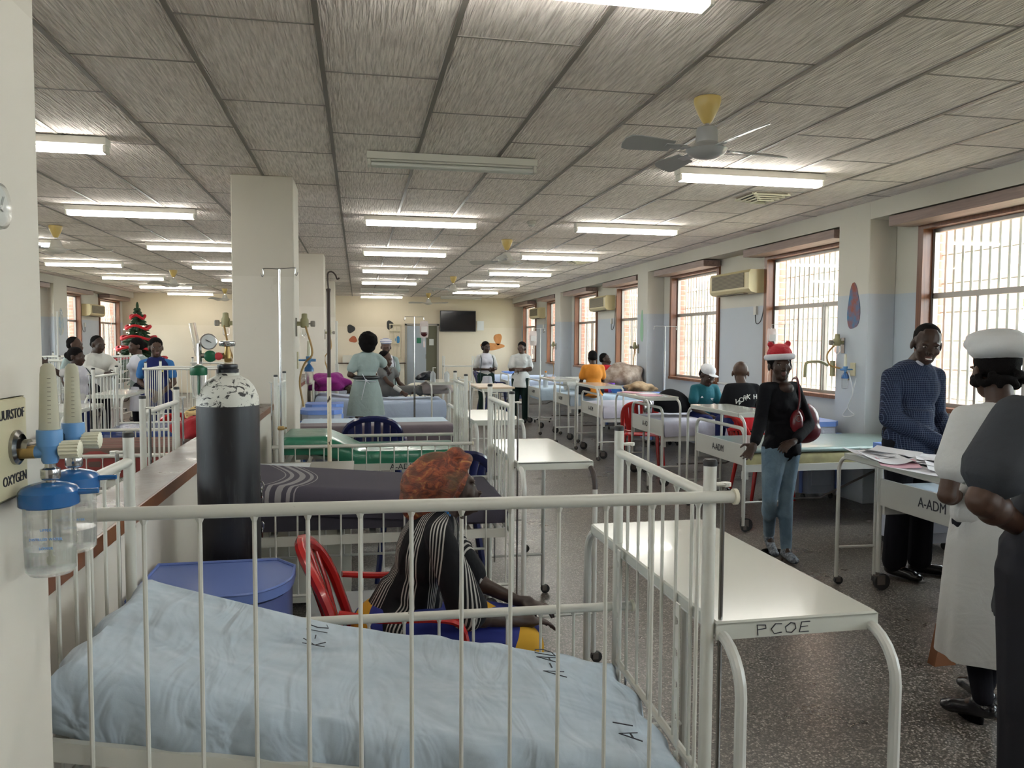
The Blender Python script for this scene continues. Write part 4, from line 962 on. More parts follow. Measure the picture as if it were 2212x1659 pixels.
# ---- garment materials
blk_knit = fabric('black_knit', (.008, .008, .010), fold=9, fs=.5); jeans = fabric('light_blue_denim', (.10, .16, .22), fold=11, fs=.5, rough=.9)
ntn = noise(jeans, coords(jeans), 5, 3); base(jeans, ramp(jeans, ntn, [(.35, (.085, .14, .20)), (.7, (.19, .28, .36))]))
chk = M('navy_check_shirt', (.03, .045, .09), .85, spec=.2); v = coords(chk); sx_ = sepxyz(chk, v); g1 = math_(chk, 'LESS_THAN', math_(chk, 'FRACT', math_(chk, 'MULTIPLY', sx_[0], 84)), .14); g2 = math_(chk, 'LESS_THAN', math_(chk, 'FRACT', math_(chk, 'MULTIPLY', sx_[2], 74)), .14)
g3 = math_(chk, 'LESS_THAN', math_(chk, 'FRACT', math_(chk, 'MULTIPLY', sx_[1], 62)), .10)
base(chk, mixc(chk, math_(chk, 'MAXIMUM', g1, g2), (.012, .018, .042), (.075, .10, .165))); bump(chk, noise(chk, coords(chk, scale=(1, 1, .6)), 9, 3, .5, .8), .8, .05)
white_uni = fabric('white_uniform', (.50, .50, .49), fold=8, fs=.45); white_apr = fabric('white_apron_cotton', (.52, .52, .58), fold=8, fs=.45); grn_uni = fabric('grey_green_uniform', (.25, .31, .30), fold=8, fs=.5)
dk_trous = fabric('black_trousers', (.012, .012, .016), fold=7); dkgreen_tr = fabric('dark_green_trousers', (.012, .025, .022)); grey_sh = fabric('dark_grey_shirt', (.045, .048, .055), fold=7, fs=.5); char_tr = fabric('charcoal_trousers', (.025, .025, .03), fold=6)
orange_m = fabric('orange_shirt', (.55, .20, .02), fold=9); teal_m = fabric('teal_shirt', (.01, .10, .13), fold=8); navy_c = fabric('navy_cotton', (.015, .02, .085)); sky_c = fabric('bright_blue_cotton', (.03, .13, .33)); yellow_c = fabric('yellow_cotton', (.48, .28, .02)); red_c = fabric('red_cotton', (.42, .012, .02)); maroon_leather = M('maroon_leather', (.13, .008, .012), .3, spec=.6); bump(maroon_leather, noise(maroon_leather, coords(maroon_leather), 14, 4), .4, .01)
blk_shoe = M('black_leather_shoe', (.01, .01, .012), .18); pipe_dk = M('dark_green_piping', (.012, .03, .035), .7)
strip = stripes('black_shirt_white_stripes', (.010, .010, .012), (.42, .40, .37), 'y', 95, .42, freq2=9)
# stripes run down the back: driven by an angle-like coordinate
wrapm = M('rust_headwrap', (.3, .06, .02), .7); v = coords(wrapm, scale=(20, 9, 34), rot=(.0, -.55, 0)); nw = noise(wrapm, v, 1.1, 4, .6, 1.6); nw2 = noise(wrapm, coords(wrapm), 7, 3, .6)
base(wrapm, mixc(wrapm, ramp(wrapm, nw2, [(.42, (0, 0, 0)), (.62, (1, 1, 1))]), ramp(wrapm, nw, [(.42, (.09, .018, .008)), (.58, (.24, .05, .016)), (.72, (.36, .20, .05))]), (.075, .045, .02))); bump(wrapm, nw, .5, .02)
chit = M('blue_yellow_print_cloth', (.02, .03, .18), .85); v = coords(chit); vo = nt(chit)[0].new('ShaderNodeTexVoronoi'); vo.inputs['Scale'].default_value = 6; nt(chit)[1].new(v, vo.inputs['Vector'])
base(chit, ramp(chit, vo.outputs['Distance'], [(0, (.30, .02, .015)), (.3, (.015, .025, .20)), (.62, (.02, .03, .20)), (.7, (.55, .30, .02)), (.85, (.55, .30, .02))], 'CONSTANT'))
# ---------------- seated woman in headwrap (faces +x)
s_ = .92
J = skel(1.56, PI/2)
J.update(pel=V((-.02, 0, .53)), neck=V((.135, 0, .955)), head=V((.19, 0, 1.055)), shL=V((.13, .155, .905)), shR=V((.11, -.155, .90)), elR=V((.22, -.20, .61)), wrR=V((.42, -.12, .55)), elL=V((.28, .20, .62)), wrL=V((.45, .08, .56)),
         hiL=V((.02, .09, .52)), hiR=V((.02, -.09, .52)), knL=V((.43, .11, .45)), knR=V((.43, -.12, .45)), anL=V((.40, .11, .08)), anR=V((.40, -.12, .08)), toL=V((1, .1, 0)), toR=V((1, -.1, 0)))
def wrapfn(b, J, s, up, sd, fw, hm):
    b.m = hm; b.ell((0, .06, .045), (.105, .135, .105)); b.ell((0, .12, -.01), (.088, .09, .09)); b.ell((0, .05, .10), (.07, .09, .06))
    b.tube(smoothpath([(-.082, .045, -.03), (-.09, .0, .03), (-.062, -.055, .088), (0, -.078, .105), (.062, -.055, .088), (.09, .0, .03), (.082, .045, -.03)], 5), .022, 8)
    b.ell((0, -.045, .13), (.035, .028, .028)); b.ell((.015, -.035, .14), (.022, .03, .02))
def beads(b, J, s, up, sd, fw, hm):
    n_ = J['neck']; pts = smoothpath([n_+fw*-.05+up*.03, n_+sd*.062+up*.01+fw*.02, n_+fw*.09-up*.06, n_-sd*.062+up*.01+fw*.02, n_+fw*-.05+up*.03], 8)
    for p in pts[:-1]: b.ell(p, .0052, None, 7, 5)
def stripe_mat():
    m = M('striped_woven_shirt', (.01, .01, .012), .85, spec=.2); v = coords(m); s3 = sepxyz(m, v)
    # lines follow height on the back and curve over the shoulder
    k = math_(m, 'ADD', math_(m, 'MULTIPLY', math_(m, 'ARCTAN2', s3[1], math_(m, 'SUBTRACT', s3[0], math_(m, 'MULTIPLY', s3[2], .18))), .17), math_(m, 'MULTIPLY', s3[2], .05)); k = math_(m, 'ADD', k, math_(m, 'MULTIPLY', noise(m, v, 3.5, 1), .02))
    fine = math_(m, 'LESS_THAN', math_(m, 'FRACT', math_(m, 'MULTIPLY', k, 98)), .42); bandm = math_(m, 'LESS_THAN', math_(m, 'FRACT', math_(m, 'MULTIPLY', k, 10.5)), .52)
    base(m, mixc(m, math_(m, 'MULTIPLY', fine, bandm), (.010, .010, .012), (.40, .38, .35))); bump(m, noise(m, v, 9, 3), .5, .04); return m
def wrapskirt(b, J, s, up, sd, fw, hm):
    for S_ in 'LR': cap(b, J['hi'+S_], J['kn'+S_], .105, .085); cap(b, J['kn'+S_], J['an'+S_]+V((0, 0, .12)), .085, .095)
    b.ell(J['pel'], (.19, .16, .12)); cap(b, J['knL'], J['knR'], .082, .082); cap(b, (J['knL']+J['knR'])/2, (J['anL']+J['anR'])/2+V((0, 0, .14)), .10, .10); cap(b, (J['hiL']+J['hiR'])/2, (J['knL']+J['knR'])/2, .10, .09)
person('seated', (.17, 2.93, 0), J, 1.56, 'person in rust headwrap and black striped shirt seated on the red chair', head=(R(86), R(-12), 0), skin=sk_o, female=True, near=True, hair='shaved', fat=1.02,
       hands={'R': ((1, .35, -.15), (0, 0, -1), .5), 'L': ((1, -.3, -.15), (0, 0, -1), .5)},
       wear={'shirt': top_(stripe_mat(), .92, .04, .017, .01, None, .034), 'head_wrap': prim(wrapfn, wrapm, rem=.008), 'bead_necklace': prim(beads, M('blue_beads', (.02, .18, .5), .3)), 'wrap_skirt': prim(wrapskirt, chit, rem=.012)})
# ---------------- woman in red hat
J = skel(1.62, R(-25)); J.update(pel=V((.03, .01, .82)), neck=V((.01, .02, 1.30)), head=V((-.008, -.01, 1.455)), shL=V((.155, .06, 1.262)), shR=V((-.135, -.03, 1.262)), elR=V((-.195, -.08, 1.02)), wrR=V((-.29, -.18, .885)), elL=V((.225, -.02, .99)), wrL=V((.02, -.20, .90)),
    hiL=V((.095, .03, .80)), hiR=V((-.045, -.02, .80)), knR=V((-.095, -.06, .46)), knL=V((.055, -.02, .45)), anL=V((.04, -.07, .085)), anR=V((.03, .16, .13)), toR=V((-.2, -1, -.5)), toL=V((-.15, -1, 0)))
def redhat(b, J, s, up, sd, fw, hm):
    b.m = hm; b.ell((0, .015, .085), (.09, .10, .06)); b.ell((0, .015, .105), (.08, .09, .055))
    for q in (-1, 1): b.ell((q*.062, .01, .155), (.022, .018, .024)); 
def hatband(b, J, s, up, sd, fw, hm):
    b.m = hm; pts = [(.092*math.cos(a), .012+.104*math.sin(a), .062) for a in [2*PI*k/24 for k in range(25)]]; b.tube(pts, .0165, 8, flat=1.3)
def bagfn(b, J, s, up, sd, fw, hm):
    b.slab(lambda u, v: (.12+.25*v+.0*u, -.02+.14*math.sin(PI*v)*0, 1.08-.24*u), 2, 2, .01) if False else None
    b.ell((.235, .05, 1.0), (.125, .06, .15)); b.ell((.235, .05, .94), (.14, .07, .10)); b.ell((.15, .0, 1.0), (.09, .05, .12)); b.ell((.09, -.08, 1.01), (.05, .05, .10))
def straps(b, J, s, up, sd, fw, hm):
    b.tube(smoothpath([(.08, -.10, 1.06), (.10, -.10, 1.2), (.125, -.02, 1.33), (.15, .09, 1.31), (.20, .12, 1.18), (.24, .10, 1.08)], 6), .011, 6, flat=.5)
b_bag = lambda b, J, s, up, sd, fw, hm: [b.tube([(.075+.022*math.cos(a), -.135, 1.05+.022*math.sin(a)) for a in [2*PI*k/14 for k in range(13)]], .003, 5)]
p = person('santa', (3.05, 5.25, 0), J, 1.58, 'person in red and white festive hat, black top and jeans walking in the aisle', head=(R(-16), R(-2), R(-3)), skin=sk_d, female=True, near=True, hair='braids', scoop=True,
    hands={'R': ((-.75, -.35, -.9), (-.3, -.6, .5), .35), 'L': ((-.85, -.25, -.30), (0, .3, -1), .55)},
    wear={'black_top': top_(blk_knit, 1.93, .05, .010, .004, None, .006, scoop=True), 'jeans': trousers(jeans, .006, 0, .98, .95), 'hat_band': prim(hatband, fabric('white_plush', (.55, .55, .58), fs=.8)), 'santa_hat': prim(redhat, fabric('red_plush', (.42, .02, .03), fold=12, fs=.9), rem=.008),
          'shoes': shoe_(plainmix('patterned_trainer', (.02, .03, .05), (.25, .28, .32), 60, .6))})
bagr = empty('shoulder_bag', (3.05, 5.25, 0), 0, 'maroon leather shoulder bag hanging from the arm of the person in jeans', 'bag')
b = MB(); bagfn(b, None, 1, 0, 0, 0, None); remesh(b, 'bag_body', maroon_leather, bagr, .01, 3)
b = MB(); straps(b, None, 1, 0, 0, 0, None); b.build('strap', maroon_leather, bagr, smooth=60)
b = MB(); b_bag(b, None, 1, 0, 0, 0, None); b.build('strap_ring', chrome, bagr)
# ---------------- man in checked shirt
J = skel(1.77, R(-12)); J.update(pel=V((-.07, .0, .98)), neck=V((-.035, .02, 1.465)), head=V((.01, -.04, 1.615)), shL=V((.115, -.01, 1.375)), shR=V((-.205, .03, 1.37)), elR=V((-.27, -.06, 1.10)), wrR=V((.0, -.20, .945)), elL=V((.17, .06, 1.12)), wrL=V((.17, -.12, .92)),
    hiL=V((.02, .0, .93)), hiR=V((-.15, 0, .93)), knR=V((-.15, -.02, .5)), knL=V((.05, .0, .5)), anR=V((-.14, .02, .09)), anL=V((.07, .04, .09)), toR=V((.35, -1, 0)), toL=V((.9, -.6, 0)))
def tee(b, J, s, up, sd, fw, hm): b.ell(J['neck']+fw*.045*s-up*.03*s, (.045, .045, .05))
person('man', (3.75, 4.66, 0), J, 1.77, 'smiling person in navy checked shirt and black trousers behind the papers table', head=(R(-26), R(14), R(6)), skin=sk_d, near=True, hair='short', smile=True,
    hands={'R': ((.9, -.3, -.3), (0, 0, -1), .7), 'L': ((0, -.6, -.6), (-1, 0, 0), .6)},
    wear={'shirt': top_(chk, 1.93, .22, .022, .022, chk, .014), 'trousers': trousers(dk_trous, .018, .02), 't_shirt': prim(tee, fabric('white_blue_tee', (.5, .52, .62)), rem=.008), 'shoes': shoe_(blk_shoe)})
# ---------------- nurse in white cap, back to us
J = skel(1.60, R(150)); J.update(pel=V((0, 0, .90)), neck=V((-.0, -.01, 1.345)), head=V((-.01, .03, 1.51)), shL=V((-.17, .0, 1.29)), shR=V((.16, .03, 1.29)), elL=V((-.265, -.03, .98)), wrL=V((-.12, .06, .95)), elR=V((.22, 0, 1.02)), wrR=V((.12, .16, .95)),
    anL=V((-.075, -.05, .12)), knL=V((-.08, .02, .48)), anR=V((.09, .12, .09)), knR=V((.085, .04, .49)), hiL=V((-.085, 0, .86)), hiR=V((.085, 0, .86)), toL=V((-.3, .9, -.2)), toR=V((.2, 1, 0)))
def ncap(b, J, s, up, sd, fw, hm):
    b.m = hm; b.ell((0, .03, .112), (.118, .135, .045)); b.ell((0, .05, .085), (.115, .125, .055)); b.ell((0, .01, .14), (.10, .11, .03))
person('nurse', (2.62, 2.78, 0), J, 1.60, 'person in white cap and white uniform standing with back turned', head=(R(168), R(8), 0), skin=sk_m, female=True, near=True, hair='locs', fat=1.08,
    wear={'uniform_dress': top_(white_uni, .62, .0, .018, .0, white_uni, .025), 'skirt': skirt(white_uni, .29, .15, .20, 5, .012, .8, .12), 'nurse_cap': prim(ncap, fabric('starched_white', (.52, .52, .52), fs=.2, fold=3), rem=.009), 'stockings': trousers(dk_trous, .004, 0, .98), 'shoes': shoe_(blk_shoe)})
# ---------------- grey shirt at the frame edge
J = skel(1.74, R(165)); J.update(pel=V((0, 0, .97)), neck=V((0, -.02, 1.44)), head=V((.02, .06, 1.60)), shL=V((-.225, 0, 1.385)), shR=V((.20, .03, 1.385)), elL=V((-.345, -.02, 1.15)), wrL=V((-.14, .04, 1.04)), elR=V((.27, .02, 1.12)), wrR=V((.2, .2, 1.0)),
    hiL=V((-.1, 0, .92)), hiR=V((.1, 0, .92)), knL=V((-.12, 0, .5)), knR=V((.11, .02, .5)), anL=V((-.13, -.02, .09)), anR=V((.12, 0, .09)), toL=V((-.2, 1, 0)), toR=V((.2, 1, 0)))
person('grey', (2.10, 1.93, 0), J, 1.74, 'person in dark grey shirt and charcoal trousers with back turned, cut by frame edge', head=(R(170), R(12), 0), skin=sk_m, near=True, fat=1.25,
    wear={'grey_shirt': top_(grey_sh, .62, .20, .018, .02, None, .035), 'trousers': trousers(char_tr, .025, .03), 'shoes': shoe_(blk_shoe)})
# ---------------- nurse in grey-green dress by the bed, back to us
def belt(b, J, s, up, sd, fw, hm): c_ = J['pel']+V((0, 0, .125*s)); b.tube([c_+V((.158*s*math.cos(a), .125*s*math.sin(a), 0)) for a in [2*PI*k/24 for k in range(25)]], .028, 8, flat=1)
def bow(b, J, s, up, sd, fw, hm):
    c_ = J['pel']+V((0, -.155*s, .09*s)); b.ell(c_, .018); b.tube([c_, c_+V((-.03, -.01, -.12)), c_+V((-.06, -.0, -.26))], [.016, .014, .012], 6, flat=.4); b.tube([c_, c_+V((.05, -.0, -.05))], [.012, .01], 6, flat=.4); b.tube([c_+V((.13, .05, -.02)), c_, c_+V((-.13, .05, .0))], .013, 6, flat=.4); b.tube([c_, c_+V((-.05, 0, .09))], [.012, .01], 6, flat=.4)
J = skel(1.70, PI); J.update(neck=V((-.07, .02, 1.43)), head=V((-.06, .05, 1.575)), shL=V((-.23, 0, 1.365)), shR=V((.07, .03, 1.365)), elL=V((-.315, -.05, 1.13)), wrL=V((-.20, .10, 1.08)), elR=V((.16, .10, 1.24)), wrR=V((.21, .26, 1.17)), pel=V((-.10, 0, .97)), hiL=V((-.19, 0, .92)), hiR=V((-.02, 0, .92)), knL=V((-.19, 0, .5)), knR=V((-.03, 0, .5)), anL=V((-.19, 0, .09)), anR=V((-.03, 0, .09)))
person('nb', (.2, 10.8, 0), J, 1.70, 'person in grey-green uniform dress with white apron bow, seen from behind', head=(R(175), R(10), 0), female=True, hair='afro', skin=sk_m,
    wear={'uniform_dress': top_(grn_uni, .62, .0, .012, 0, white_uni, .03), 'skirt': skirt(grn_uni, .58, .145, .235, 8, .012, .75, .12), 'belt': prim(belt, black), 'apron_bow': prim(bow, white_apr), 'shoes': shoe_(blk_shoe)})
# ---------------- patient seated on the bed
J = skel(1.45, R(60)); J.update(pel=V((-.1, 0, .86)), neck=V((-.10, -.02, 1.20)), head=V((-.10, -.04, 1.34)), shL=V((.02, .06, 1.16)), shR=V((-.20, -.08, 1.16)), elR=V((-.07, -.16, .98)), wrR=V((.10, -.22, .86)), elL=V((.1, .02, .96)), wrL=V((.22, -.05, .88)), hiL=V((0, .03, .84)), hiR=V((0, -.05, .84)), knL=V((.35, .1, .86)), knR=V((.36, -.06, .86)), anL=V((.55, .25, .80)), anR=V((.56, .1, .80)), toL=V((1, .3, 0)), toR=V((1, 0, 0)))
person('pt', (.5, 11.8, 0), J, 1.45, 'patient in grey with bandaged wrist sitting on the attended bed', head=(R(70), R(12), 0), far=True, hair='short', skin=sk_m,
    wear={'grey_top': top_(fabric('ash_grey_cotton', (.12, .12, .12)), .4, .05, .012), 'trousers': trousers(fabric('ash_grey_cotton', (.12, .12, .12)), .012), 'bandage': prim(lambda b, J, s, up, sd, fw, hm: cap(b, J['elR'].lerp(J['wrR'], .6), J['wrR'], .034, .031), white_uni)})
# ---------------- nurse with striped cap facing us
def scap(b, J, s, up, sd, fw, hm): b.m = hm; b.ell((0, .02, .088), (.095, .105, .042)); b.ell((0, .02, .11), (.09, .10, .03))
def tabard(mat, piping=True, z1=.5):
    def f(root, J, s, up, sd, fw, Rm, hm, vox, nm, fat, female):
        b = MB(); P_ = J['pel']; ln = (J['neck']-P_).length
        b.ell(P_+up*ln*.66, (.155*s*fat+.018, .118*s*fat+.02, .19*s), Rm); b.ell(P_+up*ln*.3, (.14*s*fat+.018, .11*s*fat+.02, .2*s), Rm); frus(b, P_, V((P_.x, P_.y, z1)), .145*s*fat+.02, .175*s*fat+.02, 18, .8)
        if female: [b.ell(P_+up*ln*.64+fw*.09*s+sd*q*.068*s, (.066*s, .066*s, .066*s), Rm) for q in (-1, 1)]
        for q in (-1, 1): cap(b, J['neck']-up*.05*s+sd*q*.075*s, P_+up*ln*.7+sd*q*.09*s, .052, .06)
        o = remesh(b, nm, mat, root, .012, 2)
        if piping:
            for q in (-1, 1):
                c_ = MB(); p0 = J['neck']-up*.03*s+sd*q*.13*s+fw*.03; pts = smoothpath([p0, P_+up*ln*.72+sd*q*.135*s+fw*.11*s, P_+up*ln*.3+sd*q*.15*s+fw*.09*s, P_-up*.1*s+sd*q*.16*s+fw*.10*s], 5); c_.tube(pts, .007, 5); c_.build('piping', pipe_dk, root)
    return f
J = skel(1.62, 0); J.update(elL=V((.19, .03, 1.05)), wrL=V((.05, -.17, 1.02)), elR=V((-.21, .02, 1.05)), wrR=V((-.06, -.18, 1.02)))
person('cn', (.44, 12.75, 0), J, 1.60, 'person in striped white cap and white tabard facing the camera across the bed', head=(0, R(10), 0), far=True, female=True, hair='short', skin=sk_m,
    wear={'uniform': top_(grn_uni, .7, .0, .008), 'tabard': tabard(white_apr, True, .5), 'skirt': skirt(grn_uni, .46, .16, .2), 'striped_cap': prim(scap, stripes('cap_stripes', (.6, .6, .62), (.03, .05, .2), 'z', 40, .35), rem=.012), 'shoes': shoe_(blk_shoe)})
# ---------------- two nurses in white by the window side
J = skel(1.60, R(12)); J.update(elR=V((-.23, .0, 1.03)), wrR=V((.02, -.15, 1.03)), elL=V((.2, .0, 1.04)), wrL=V((.1, -.16, 1.04)))
person('n1', (2.52, 15.5, 0), J, 1.60, 'person in white tabard with hands clasped, standing under the orange wall shape', head=(R(20), 0, 0), far=True, female=True, hair='bun', skin=sk_d,
    wear={'uniform': top_(white_uni, .72, .2, .012, .02, white_uni), 'tabard': tabard(white_apr, True, .62), 'trousers': trousers(dkgreen_tr, .014, .015), 'shoes': shoe_(blk_shoe)})
J = skel(1.60, R(-18)); J.update(elR=V((-.21, -.02, 1.04)), wrR=V((.05, -.16, 1.06)), elL=V((.19, -.02, 1.04)), wrL=V((-.06, -.18, 1.03)), neck=V((.03, .02, 1.35)), head=V((.02, -.0, 1.49)))
person('n2', (3.12, 14.95, 0), J, 1.60, 'person in white tunic and dark trousers with folded arms', head=(R(-28), 0, 0), far=True, female=True, hair='bun', skin=sk_m,
    wear={'tunic': top_(white_uni, .72, .22, .020, .026, white_uni), 'trousers': trousers(dkgreen_tr, .014, .015), 'shoes': shoe_(blk_shoe)})
# ---------------- seated figures on the window side
def seated(face, z=.60, Hh=1.5, lean=.05, drop=True):
    s = Hh/1.7; J = skel(Hh, face); f = rotz(V((0, -1, 0)), face); sd = rotz(V((1, 0, 0)), face); u = V((0, 0, 1))
    P_ = u*(z+.09); J.update(pel=P_, neck=P_+u*.47*s+f*lean, head=P_+u*.62*s+f*(lean+.06), shL=P_+u*.42*s+sd*.165*s+f*lean, shR=P_+u*.42*s-sd*.165*s+f*lean, elL=P_+u*.15*s+sd*.21*s+f*.1, elR=P_+u*.15*s-sd*.21*s+f*.1, wrL=P_+u*.06*s+sd*.1*s+f*.3, wrR=P_+u*.06*s-sd*.1*s+f*.3,
        hiL=P_+sd*.09, hiR=P_-sd*.09, knL=P_+sd*.12+f*.42*s, knR=P_-sd*.12+f*.42*s)
    for S_, q in (('L', 1), ('R', -1)): J['an'+S_] = (J['kn'+S_]+f*.02-u*(.40*s)) if drop else (J['kn'+S_]+f*.35*s-u*.02)
    return J
J = seated(R(180), .72, 1.5)
person('or', (3.70, 11.98, 0), J, 1.5, 'child in orange shirt seen from behind, sitting between the window beds', head=(R(180), R(10), 0), far=True, hair='short', skin=sk_d, wear={'orange_shirt': top_(orange_m, .6, .1, .014, .01), 'trousers': trousers(dk_trous)})
J = seated(R(160), .72, 1.35)
person('or2', (4.2, 12.95, 0), J, 1.35, 'child in red top half hidden behind the child in orange', head=(R(60), 0, 0), far=True, hair='short', skin=sk_d, wear={'red_top': top_(red_c, .6, .1, .014, .01), 'trousers': trousers(dk_trous)})
def bcap(b, J, s, up, sd, fw, hm): b.m = hm; b.ell((0, .018, .072), (.086, .10, .065)); b.ell((0, -.10, .052), (.055, .065, .009), Matrix.Rotation(-.15, 3, 'X'))
J = seated(R(5), .62, 1.42)
pt = person('tl', (3.97, 8.55, 0), J, 1.42, 'child in white baseball cap and teal shirt sitting on the bed with the black bag', head=(R(14), R(24), 0), hair='short', skin=sk_d,
    wear={'teal_shirt': top_(teal_m, .6, .08, .014, .01), 'shorts': trousers(navy_c, .014, 0, .5), 'baseball_cap': prim(bcap, fabric('white_cap', (.62, .62, .64), fs=.15), rem=.007)})
b = MB(); b.ell((.012, -.120, 1.276), (.014, .004, .012)); b.box((-.006, -.122, 1.266), (.012, .004, .02)); b.build('cap_emblem', M('emblem_navy', (.015, .02, .08), .6), pt)
b = MB(); b.box((.05, -.155, .945), (.03, .004, .010)); b.box((.05, -.158, .932), (.022, .003, .008), rot=Euler((0, .5, 0))); b.build('shirt_emblem', M('emblem_white', (.6, .62, .65), .6), pt)
b = MB(); b.prism([(0, 0), (.035, 0), (.018, .022)], .003, Matrix.Translation((-.09, -.150, .955)) @ Matrix.Rotation(PI/2, 4, 'X')); b.build('shirt_emblem', MATS['emblem_white'], pt)
J = seated(R(172), .68, 1.45, .06)
J['elR'] = V((.21, .10, .92))
pw = person('wk', (3.87, 7.35, 0), J, 1.45, 'shaven-headed child in black and red WORK HARD shirt sitting with back turned', head=(R(150), R(16), 0), hair='shaved', skin=sk_m,
    wear={'black_shirt': top_(fabric('black_jersey', (.01, .01, .012)), .95, .0, .016, .01, None, .02), 'red_panel': prim(lambda b, J, s, up, sd, fw, hm: (frus(b, J['pel']+up*.15, J['pel']-up*.08, .148, .162, 16, .85), None)[1], red_c, rem=.012), 'trousers': trousers(navy_c)})
for i, ch in enumerate('WORK HARD'):
    if ch == ' ': continue
    t = (i-4)/4; a = t*.72; text(ch, .068, M('print_white', (.6, .6, .57), .7), pw, (math.sin(a)*.205, -.075-.100*math.cos(a)+.01, 1.055-.06*t*t), (PI/2, -t*.28, a), 'printed_letter', .003)
# ---------------- group beyond the partition
J = skel(1.66, R(55)); J.update(elR=V((-.10, -.20, 1.17)), wrR=V((.14, -.26, 1.12)), elL=V((.2, .1, 1.2)), wrL=V((.22, -.16, 1.15)), neck=V((-.05, .0, 1.40)), head=V((0, -.02, 1.54)), pel=V((.05, .1, .93)))
person('coat', (-3.62, 12.0, 0), J, 1.66, 'person in long white coat leaning on a crib rail', head=(R(55), R(10), 0), far=True, hair='short', skin=sk_d, wear={'white_coat': top_(fabric('white_coat', (.50, .50, .47), fold=7, fs=.5), 1.9, .16, .022, .03, MATS['white_uniform']), 'trousers': trousers(dk_trous), 'shoes': shoe_(blk_shoe)})
J = skel(1.62, R(-50)); J.update(elL=V((.30, -.02, 1.13)), wrL=V((.13, -.03, 1.0)), neck=V((-.02, 0, 1.37)), head=V((-.05, -.01, 1.52)))
person('apr', (-3.15, 12.3, 0), J, 1.62, 'person in white apron over grey-green uniform with hand on hip', head=(R(-55), R(5), 0), far=True, female=True, hair='bun', skin=sk_m, wear={'uniform': top_(grn_uni, .7, .1, .012, .01), 'apron': tabard(white_apr, False, .55), 'trousers': trousers(dk_trous), 'shoes': shoe_(blk_shoe)})
J = skel(1.63, R(10)); J.update(elR=V((-.2, .02, 1.07)), wrR=V((.0, -.12, .95)), wrL=V((.08, -.13, .93)), elL=V((.2, 0, 1.06)))
pb = person('blu', (-2.46, 10.35, 0), J, 1.63, 'person in navy tabard over bright blue uniform behind the crib bars', head=(R(22), R(0), 0), hair='bun', female=True, skin=sk_m, wear={'uniform': top_(sky_c, .6, .1, .008, 0, sky_c), 'tabard': tabard(navy_c, False, .5), 'trousers': trousers(navy_c), 'shoes': shoe_(blk_shoe)})
b = MB(); b.box((.10, -.175, 1.22), (.035, .01, .04)); b.build('chest_badge', M('badge_yellow', (.5, .42, .05), .6), pb)
J = skel(1.5, R(60)); J.update(elR=V((-.15, -.12, 1.16)), wrR=V((-.25, -.22, 1.28)))
person('kid', (-3.45, 10.6, 0), J, 1.56, 'person in white vest with dark piping reaching up to a crib rail', head=(R(75), R(5), 0), far=True, female=True, hair='bun', skin=sk_d, wear={'uniform': top_(white_uni, .5, .05, .008), 'tabard': tabard(white_apr, True, .75), 'trousers': trousers(navy_c), 'shoes': shoe_(blk_shoe)})
J = skel(1.64, R(70)); person('wl', (-4.05, 12.4, 0), J, 1.64, 'person in pale uniform standing in profile by the left column', head=(R(85), 0, 0), far=True, female=True, hair='short', skin=sk_m, wear={'uniform': top_(grn_uni, .6, .15, .012, .01), 'trousers': trousers(dk_trous), 'shoes': shoe_(blk_shoe)})
J = skel(1.62, R(190)); person('wy', (-3.95, 13.1, 0), J, 1.62, 'person in yellow top with back turned, behind the one in the white vest', head=(R(200), R(8), 0), far=True, hair='short', skin=sk_d, wear={'yellow_top': top_(yellow_c, .6, .15, .014, .01), 'trousers': trousers(dk_trous), 'shoes': shoe_(blk_shoe)})
# ================================================================ wall services and small things
cream_p = M('aged_cream_plastic', (.55, .50, .33), .4); clearp = M('clear_plastic', (.85, .87, .86), .12, trans=.92, ior=1.18, alpha=.55); frost = M('frosted_flow_tube', (.62, .60, .48), .35, trans=.45, ior=1.2)
blue_l = M('light_blue_plastic', (.10, .25, .50), .35); blue_d = M('deep_blue_plastic', (.01, .10, .30), .25, coat=.3); water = M('water_in_bottle', (.75, .80, .80), .05, trans=.9, ior=1.2, alpha=.6)
bprint = M('pale_blue_print', (.15, .30, .60), .5); gold = brass
PX = -.53
r = empty('oxygen_outlet', (PX, 1.305, 1.432), 0, 'cream oxygen outlet plate lettered ZUURSTOF OXYGEN on the near pillar', 'gas outlet')
b = MB(); b.box((.005, 0, .0), (.010, .125, .155), bev=.004); p = b.build('outlet_plate', cream_p, r)
text('ZUURSTOF', .0215, ink, p, (.0104, .0, .052), FACE_POS_X, sx=.95); text('OXYGEN', .0215, ink, p, (.0104, .012, -.048), FACE_POS_X, sx=.95)
b = MB(); b.lathe([(.027, 0), (.027, .005), (.021, .009), (.021, .004), (.012, .004), (.012, .012)], (.010, .018, .0), 22, axis=(1, 0, 0)); b.build('outlet_socket', steel, r)
